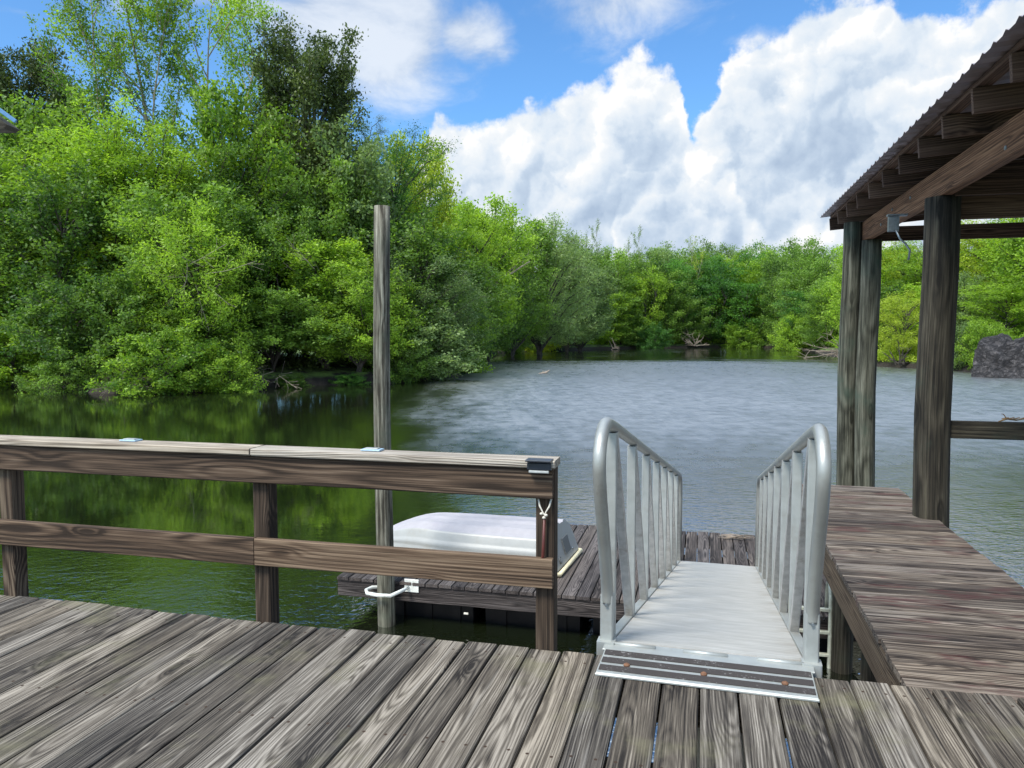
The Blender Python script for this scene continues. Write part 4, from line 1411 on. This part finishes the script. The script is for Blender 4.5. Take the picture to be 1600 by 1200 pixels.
# shrubs that hang over the water
S1 = [
    ('shrub_b', 245, 42.4, 515, 175, 'bright', 'bright green bush hanging lowest over the water on the left bank', -0.2),
    ('shrub_a', 355, 44.5, 530, 110, 'bright', 'small bright bush touching the water right of the lowest bush', -0.1),
    ('shrub_a', 30, 49, 480, 180, 'bright', 'leafy bush over the water at the far left', 0.35),
    ('shrub_b', 120, 46, 440, 200, 'mid', 'wide arching bush left of the lowest bush', 1.2),
    ('shrub_a', 200, 45.5, 425, 180, 'mid', 'tall arching bush above the lowest bush', 1.2),
    ('shrub_b', 430, 49.5, 450, 180, 'mid', 'dull green bush over the dark bank in the middle', 1.9),
    ('shrub_a', 510, 51.2, 455, 170, 'mid', 'bush over the water left of the pole', 1.9),
    ('shrub_b', 580, 51.5, 460, 150, 'bright', 'bush over the water behind the pole', 1.5),
    ('shrub_a', 660, 55.0, 480, 170, 'grey', 'grey-green bush dipping to the water right of the pole', 0.5),
    ('shrub_b', 625, 52.3, 520, 110, 'mid', 'low trailing bush just right of the pole at the water', 0),
    ('shrub_b', 718, 66, 480, 110, 'bright', 'bush at the point of the left bank', 0),
    ('shrub_a', 300, 46, 480, 160, 'mid', 'shaded bush between the lowest bush and the trunks', 1.5),
    ('shrub_a', -60, 51, 470, 200, 'mid', 'bush over the water outside the left edge', 0),
    ('shrub_a', 790, 131, 482, 90, 'mid', 'bush at the water by the bleached root', 0),
    ('shrub_b', 830, 140, 492, 90, 'yellow', 'bright yellow-green bush at the far bend', 0),
    ('shrub_b', 1240, 150, 492, 70, 'bright', 'light green bush left of the fallen dead tree', 0),
    ('shrub_a', 1160, 180, 505, 70, 'bright', 'small bush in the middle of the far bank', 0),
    ('shrub_a', 1020, 171, 505, 60, 'cypress', 'dark little bush on the far bank', 0),
]
for kind, px, D, tp, w, lf, lab, dz_ in S1:
    plant(kind, px, D, tp, w, lf, lab, name='shrub', cat='bush', base_dz=dz_)

for kind, px, D, tp, w, lf, lab, dz_ in [
    ('shrub_b', 100, 44.0, 560, 120, 'mid', 'low bush on the mud left of the lowest bush', -0.3),
    ('shrub_a', 455, 48.6, 584, 60, 'mid', 'low shaded bush on the dark bank left of the pole', -0.2),
    ('shrub_b', 545, 50.0, 584, 60, 'cypress', 'small dark green bush on the bank just left of the pole', -0.2),
]:
    plant(kind, px, D, tp, w, lf, lab, name='shrub', cat='bush', base_dz=dz_)

# the far bank
for q, (px, tp, D) in enumerate([(933, 348, 176), (998, 358, 184), (1068, 371, 190)]):
    plant('farsparse_a', px, D, tp, 60, 'grey' if q < 2 else 'yellow', ('leftmost of the three open-crowned trees rising above the far bank', 'middle one of the three open-crowned trees above the far bank',
          'rightmost of the three open-crowned trees above the far bank, wide and yellowish')[q], wood_m=M['palebark'])
far_lab = {'mid': 'mid green tree in the far wood', 'bright': 'bright green tree in the far wood', 'grey': 'grey-green tree in the far wood',
           'cypress': 'deep green tree in the far wood'}
xs_ = list(range(870, 1345, 34))
FAR_MARK = ['just right of the big grey-green willow', 'where the far bank begins', 'below the leftmost open-crowned tree', 'above the pale roots on the dark bank', 'below the middle open-crowned tree',
            'above the long pale log', 'above the tangle of bleached roots', 'just right of the tangle of roots', 'left of the little bush mid-bank', 'right of the little bush mid-bank',
            'left of the light green bush', 'above the light green bush', 'above the bleached fallen tree', 'just left of the pair of round posts']
for row, (dd, top0, amp) in enumerate(((3, 440, 22), (9, 415, 20), (18, 395, 12), (30, 384, 9))):
    for px in xs_:
        px_ = px + trnd.uniform(-11, 11) + (row % 2) * 8
        D0 = float(np.interp(px_, [s[0] for s in shore[12:25]], [s[1] for s in shore[12:25]]))
        if px_ > 1290:
            D0 = 135
        lf = trnd.choice(['mid', 'bright', 'bright', 'grey', 'mid', 'cypress'])
        plant('far_%s' % trnd.choice('abcde'), px_, D0 + dd + trnd.uniform(-1.5, 2), top0 + trnd.uniform(-amp, amp) + (12 if px_ < 1020 and row == 3 else 0), trnd.uniform(62, 96), lf,
              '%s tree %s, %s' % ({'mid': 'mid green', 'bright': 'bright green', 'grey': 'grey-green', 'cypress': 'deep green'}[lf], ('at the water', 'one row back', 'two rows back', 'on the skyline')[row], FAR_MARK[xs_.index(px)]), group='wood on the far bank')

# the right bank behind the shelter posts
T2 = [
    ('broad_a', 1345, 100, 385, 110, 'bright', 'bright tree behind the pair of round posts'),
    ('feather_b', 1400, 96, 378, 120, 'yellow', 'yellow-green tree in the gap between the round posts'),
    ('feather_a', 1450, 90, 372, 130, 'bright', 'light feathery tree behind the single thick post'),
    ('feather_b', 1530, 84, 340, 150, 'yellow', 'yellow-green tree under the shelter roof at the right'),
    ('feather_a', 1600, 78, 330, 170, 'bright', 'bright tree above the dark rock'),
    ('broad_b', 1495, 78, 430, 90, 'grey', 'small grey-green tree right of the thick post'),
    ('feather_a', 1570, 70, 430, 130, 'bright', 'light green tree just behind the dark rock'),
    ('broad_c', 1660, 70, 300, 200, 'bright', 'green tree outside the right edge'),
    ('willow_a', 1413, 76.5, 458, 105, 'yellow', 'round yellow-green willow at the water between the round posts'),
]
for kind, px, D, tp, w, lf, lab in T2:
    plant(kind, px, D, tp, w, lf, lab)
bk = 'crowded tree in the right wood, '
R_MARK = ['high between the round posts', 'high behind the thick post', 'high right of the thick post', 'high above the rock', 'high past the right edge', 'low behind the round willow', 'low behind the thick post',
          'low behind the white stake', 'low behind the rock', 'far outside the right edge', 'far outside the right edge']
for q, (px, D, tp) in enumerate([(1370, 120, 388), (1440, 112, 385), (1510, 105, 380), (1580, 98, 385), (1650, 95, 340), (1400, 90, 440), (1470, 84, 440), (1540, 80, 430), (1610, 74, 440), (1720, 84, 330), (1800, 80, 300)]):
    plant(('broad_a', 'feather_a', 'broad_c')[q % 3], px, D, tp, 130, ('bright', 'yellow', 'mid')[q % 3], bk + R_MARK[q], group='wood behind the right bank')
for kind, px, D, tp, w, lf, lab in [
    ('shrub_a', 1500, 68.5, 505, 60, 'grey', 'leafy bush between the thick post and the rock'),
    ('shrub_b', 1590, 60, 520, 70, 'bright', 'low green bush in front of the dark rock at the right'),
    ('shrub_a', 1345, 92, 510, 60, 'mid', 'small bush on the sand spit behind the pair of posts'),
    ('shrub_b', 1535, 66, 500, 80, 'bright', 'bush growing on top of the rock'),
]:
    plant(kind, px, D, tp, w, lf, lab, name='shrub', cat='bush')


# ------------------------------------------------------------------ low cover along the banks
def undergrowth(name, label, i0, i1, dens, inland, hmax, leaf, mat, seed):
    rs = np.random.RandomState(seed)
    A = water_poly[i0:i1]
    pts_ = []
    for a, b in zip(A[:-1], A[1:]):
        ln = np.linalg.norm(b - a)
        n_ = int(ln * dens)
        t = rs.uniform(0, 1, n_)[:, None]
        nrm = np.array([-(b - a)[1], (b - a)[0]]) / ln
        pts_.append(a + (b - a) * t + nrm * (rs.uniform(0.3, 1, n_) ** 1.3 * inland)[:, None])
    Pc = np.vstack(pts_)
    Pc = Pc[sdf(Pc) > 0.35]
    gh = ground_h(Pc)
    k = 26
    idx = np.repeat(np.arange(len(Pc)), k)
    N = len(idx)
    hh = rs.uniform(0.25, 1.0, len(Pc)) * hmax
    cen2 = to_world(Pc)[idx] + rs.normal(0, 0.33, (N, 2))
    z = gh[idx] + rs.uniform(0.02, 1, N) * hh[idx]
    cen = np.column_stack([cen2, z])
    dl = rs.normal(0, 1, (N, 3))
    dl /= np.linalg.norm(dl, axis=1)[:, None]
    wv_ = np.cross(rs.normal(0, 1, (N, 3)) + (0, 0, 1.0), dl)
    wv_ /= np.linalg.norm(wv_, axis=1)[:, None]
    ls = leaf * rs.uniform(0.6, 1.3, N)[:, None]
    V = np.stack([cen - dl * ls * 0.5, cen + wv_ * ls * 0.3, cen + dl * ls * 0.5, cen - wv_ * ls * 0.3], 1).reshape(-1, 3)
    lr = np.repeat(np.clip(rs.uniform(0, .6, len(Pc))[idx] + rs.uniform(0, .4, N), 0, 1), 4)
    tag(link(name, new_mesh(name, V, np.arange(N * 4).reshape(-1, 4), L[mat], False, {'lr': lr})), label, 'undergrowth', kind='stuff')


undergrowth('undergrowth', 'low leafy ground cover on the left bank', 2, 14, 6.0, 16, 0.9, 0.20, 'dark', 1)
undergrowth('undergrowth', 'low leafy ground cover on the far bank', 13, 24, 6.0, 12, 2.2, 0.42, 'bright', 2)
undergrowth('undergrowth', 'low leafy ground cover on the right bank', 23, 32, 9.0, 14, 1.4, 0.28, 'yellow', 3)


undergrowth('undergrowth', 'bright grassy fringe along the right bank', 24, 28, 60.0, 3.0, 0.7, 0.16, 'yellow', 4)


# ------------------------------------------------------------------ rock, dead wood, small things
def rock(px, D, w, h, d, seed, label):
    rs = np.random.RandomState(seed)
    import bmesh
    bm = bmesh.new()
    bmesh.ops.create_icosphere(bm, subdivisions=5, radius=1)
    for v in bm.verts:
        c = v.co
        n_ = 0
        for k_, s_ in ((1.7, 0.20), (4.1, 0.10), (9.0, 0.05), (19., 0.03)):
            n_ += s_ * abs(math.sin(c.x * k_ + seed) * math.cos(c.y * k_ * 1.2 + k_) + math.sin(c.z * k_ * 1.3 + 2 * seed) * 0.8)
        # squarish block with a flat top
        q = max(abs(c.x), abs(c.y) * 0.9, abs(c.z))
        v.co = c * (0.78 + 0.22 / q * 0.8) * (1 - n_ * 1.1)
        v.co.x += 0.16 * v.co.z
        v.co.z = min(v.co.z, 0.84 + 0.07 * math.sin(c.x * 5) + 0.05 * math.sin(c.x * 11 + c.y * 7))
        v.co = Vector((v.co.x * w / 2, v.co.y * d / 2, v.co.z * h))
    me_ = bpy.data.meshes.new('rock')
    bm.to_mesh(me_)
    bm.free()
    m, t, b, out = base_mat('dark_mossy_rock')
    geo = t.n.new('ShaderNodeNewGeometry')
    n1 = t.noise(geo.outputs['Position'], 3.2, 8, 0.7, 0.6)
    ve = t.n.new('ShaderNodeTexVoronoi')
    ve.feature = 'DISTANCE_TO_EDGE'
    t._in(ve.inputs['Vector'], t.vmath('ADD', t.vmath('MULTIPLY', geo.outputs['Position'], (0.8, 0.8, 1.9)), t.vmath('SCALE', t.comb(n1, n1, n1), scale=0.9)))
    ve.inputs['Scale'].default_value = 1.4
    crk = t.maprange(ve.outputs['Distance'], 0.0, 0.10)
    n1 = t.math('MULTIPLY', n1, t.math('MULTIPLY_ADD', crk, 0.4, 0.6))
    c = t.ramp(n1, [(0.30, (0.012, 0.011, 0.012)), (0.5, (0.030, 0.028, 0.029)), (0.68, (0.12, 0.11, 0.108))])
    t.l.new(c, b.inputs['Base Color'])
    b.inputs['Roughness'].default_value = 0.9
    bump(t, b, n1, 1.0, 0.25)
    me_.materials.append(m)
    o = link('rock', me_, None, away(px, D, WATER), (0, 0, YAW))
    return tag(o, label, 'rock')


rock(1578, 59.0, 7.0, 4.3, 4.6, 3, 'big dark rough rock at the water on the right bank')


def dead_tree(px, D, seed, label, name, n_, ln, spread, z0, toward, mat, r0=0.10, cat='fallen tree', bj=0.2):
    r = random.Random(seed)
    T = Tubes()
    base = Vector((0, 0, 0))
    for _ in range(n_):
        d = Vector((toward[0] + r.gauss(0, spread), toward[1] + r.gauss(0, spread), toward[2] + r.gauss(0, spread * 0.8)))
        l = ln * r.uniform(0.5, 1.1)
        p = walk_path(r, base + Vector((r.gauss(0, bj), r.gauss(0, bj), r.gauss(0, bj / 2))), d, l, 6, 0.10, 0.0)
        T.add(p, r0 * r.uniform(0.5, 1), 0.012, 5)
        for s in range(4):
            q = p[r.randint(2, 5)]
            d2 = (d.normalized() + Vector((r.gauss(0, .5), r.gauss(0, .5), r.gauss(0, .5)))).normalized()
            T.add(walk_path(r, q, d2, l * 0.35, 4, 0.14, 0.0), r0 * 0.3, 0.008, 4)
    me_ = new_mesh(name, [tuple(v) for v in T.v], np.array(T.f), mat, True)
    return tag(link(name, me_, None, away(px, D, z0), (0, 0, YAW)), label, cat)


dead_tree(1318, 104, 3, 'bleached fallen tree reaching into the water left of the pair of posts', 'fallen_tree', 8, 6.5, 0.30, WATER + 0.9, (-0.85, -0.1, 0.28), M['dead'], 0.13)
dead_tree(1085, 178, 5, 'tangle of bleached roots at the far bank', 'driftwood', 12, 4.5, 0.6, WATER + 0.5, (0.0, -0.4, 0.35), M['dead'], 0.14, 'driftwood')
dead_tree(1045, 177, 6, 'long pale log lying along the far bank', 'fallen_log', 3, 9.0, 0.08, WATER + 0.9, (-1, 0, 0.02), M['dead'], 0.22, 'log')
dead_tree(783, 129, 8, 'bleached root standing at the water by the far bend', 'driftwood', 5, 3.2, 0.45, WATER + 0.2, (0.1, -0.2, 0.6), M['dead'], 0.13, 'driftwood')
dead_tree(960, 160, 9, 'pale roots along the dark bank left of the log', 'driftwood', 7, 2.6, 0.6, WATER + 0.3, (0.3, -0.3, 0.2), M['dead'], 0.08, 'driftwood')
dead_tree(500, 50.5, 10, 'bare pale branches sticking out of the bright tree left of the pole', 'dead_branches', 6, 2.8, 0.42, 5.4, (-0.2, -0.4, 0.75), M['palebark'], 0.024, 'branches', 0.6)
dead_tree(315, 44.5, 11, 'thin pale bare branches hanging in the drooping tree', 'dead_branches', 9, 2.6, 0.55, 4.9, (0.25, -0.3, -0.5), M['palebark'], 0.018, 'branches', 0.9)
dead_tree(190, 42.5, 12, 'bare twigs below the lowest bush on the left bank', 'dead_branches', 7, 2.4, 0.4, WATER + 0.5, (0.5, -0.5, 0.0), M['dead'], 0.02, 'branches')
dead_tree(690, 58, 13, 'bare twigs dipping into the water right of the pole', 'dead_branches', 5, 2.8, 0.3, WATER + 0.3, (0.5, -0.6, 0.05), M['dead'], 0.025, 'branches')
dead_tree(1412, 74.5, 14, 'dark bent trunks under the round yellow-green willow', 'low_trunk', 7, 3.2, 0.4, WATER + 0.35, (0.0, -0.3, 0.45), M['bark'], 0.13, 'trunk')
dead_tree(415, 47.6, 15, 'grey twigs tangled on the dark bank in the middle', 'dead_branches', 10, 2.4, 0.5, WATER + 0.3, (0.4, -0.3, 0.1), M['dead'], 0.022, 'branches', 0.8)
# the leaning pale trunk in front of the far bend
T = Tubes()
r = random.Random(4)
T.add(walk_path(r, Vector((0, 0, 0)), Vector((0.75, 0, 0.55)), 9.5, 8, 0.03, 0.01), 0.20, 0.07, 8)
for s in range(5):
    T.add(walk_path(r, Vector((2.5 + s * 1.1, 0, 1.9 + s * 0.85)), Vector((0.5, r.gauss(0, .4), 0.7)), 2.6, 4, 0.12, 0), 0.05, 0.015, 5)
tag(link('leaning_trunk', new_mesh('leaning_trunk', [tuple(v) for v in T.v], np.array(T.f), M['palebark'], True), None, away(722, 88, 4.2), (0, 0, YAW)),
    'pale bare trunk leaning to the right among the trees of the bend', 'trunk')

# white stake behind the thick post
o = thing('stake', 'white stake on the bank just right of the thick round post', 'stake', away(1487, 64.5, WATER - 0.2))
MB().box((0, 0, 1.2), (0.22, 0.10, 2.6), 0.01).build('board', M['whitepost'], o)
MB().prism([(-0.11, -0.05), (0.11, -0.05), (0.11, 0.05), (-0.11, 0.05)], 2.5, 2.56).build('cap', M['whitepost'], o)

# floating stick, shaped like a small brown snag
T = MB()
T.tube([(-0.55, 0, -0.03), (-0.2, 0, 0.05), (0.15, 0, 0.10), (0.30, 0, 0.22), (0.42, 0, 0.28)], [0.03, 0.07, 0.08, 0.06, 0.03], 8)
T.tube([(-0.1, 0, 0.08), (-0.15, 0.05, 0.25)], [0.04, 0.015], 6)
T.tube([(0.2, 0, 0.12), (0.05, 0.05, 0.24)], [0.03, 0.012], 6)
tag(T.build('floating_snag', M['dead'], None, away(851, 64, WATER), (0, 0, YAW)), 'small brown snag floating alone in mid-river', 'snag')
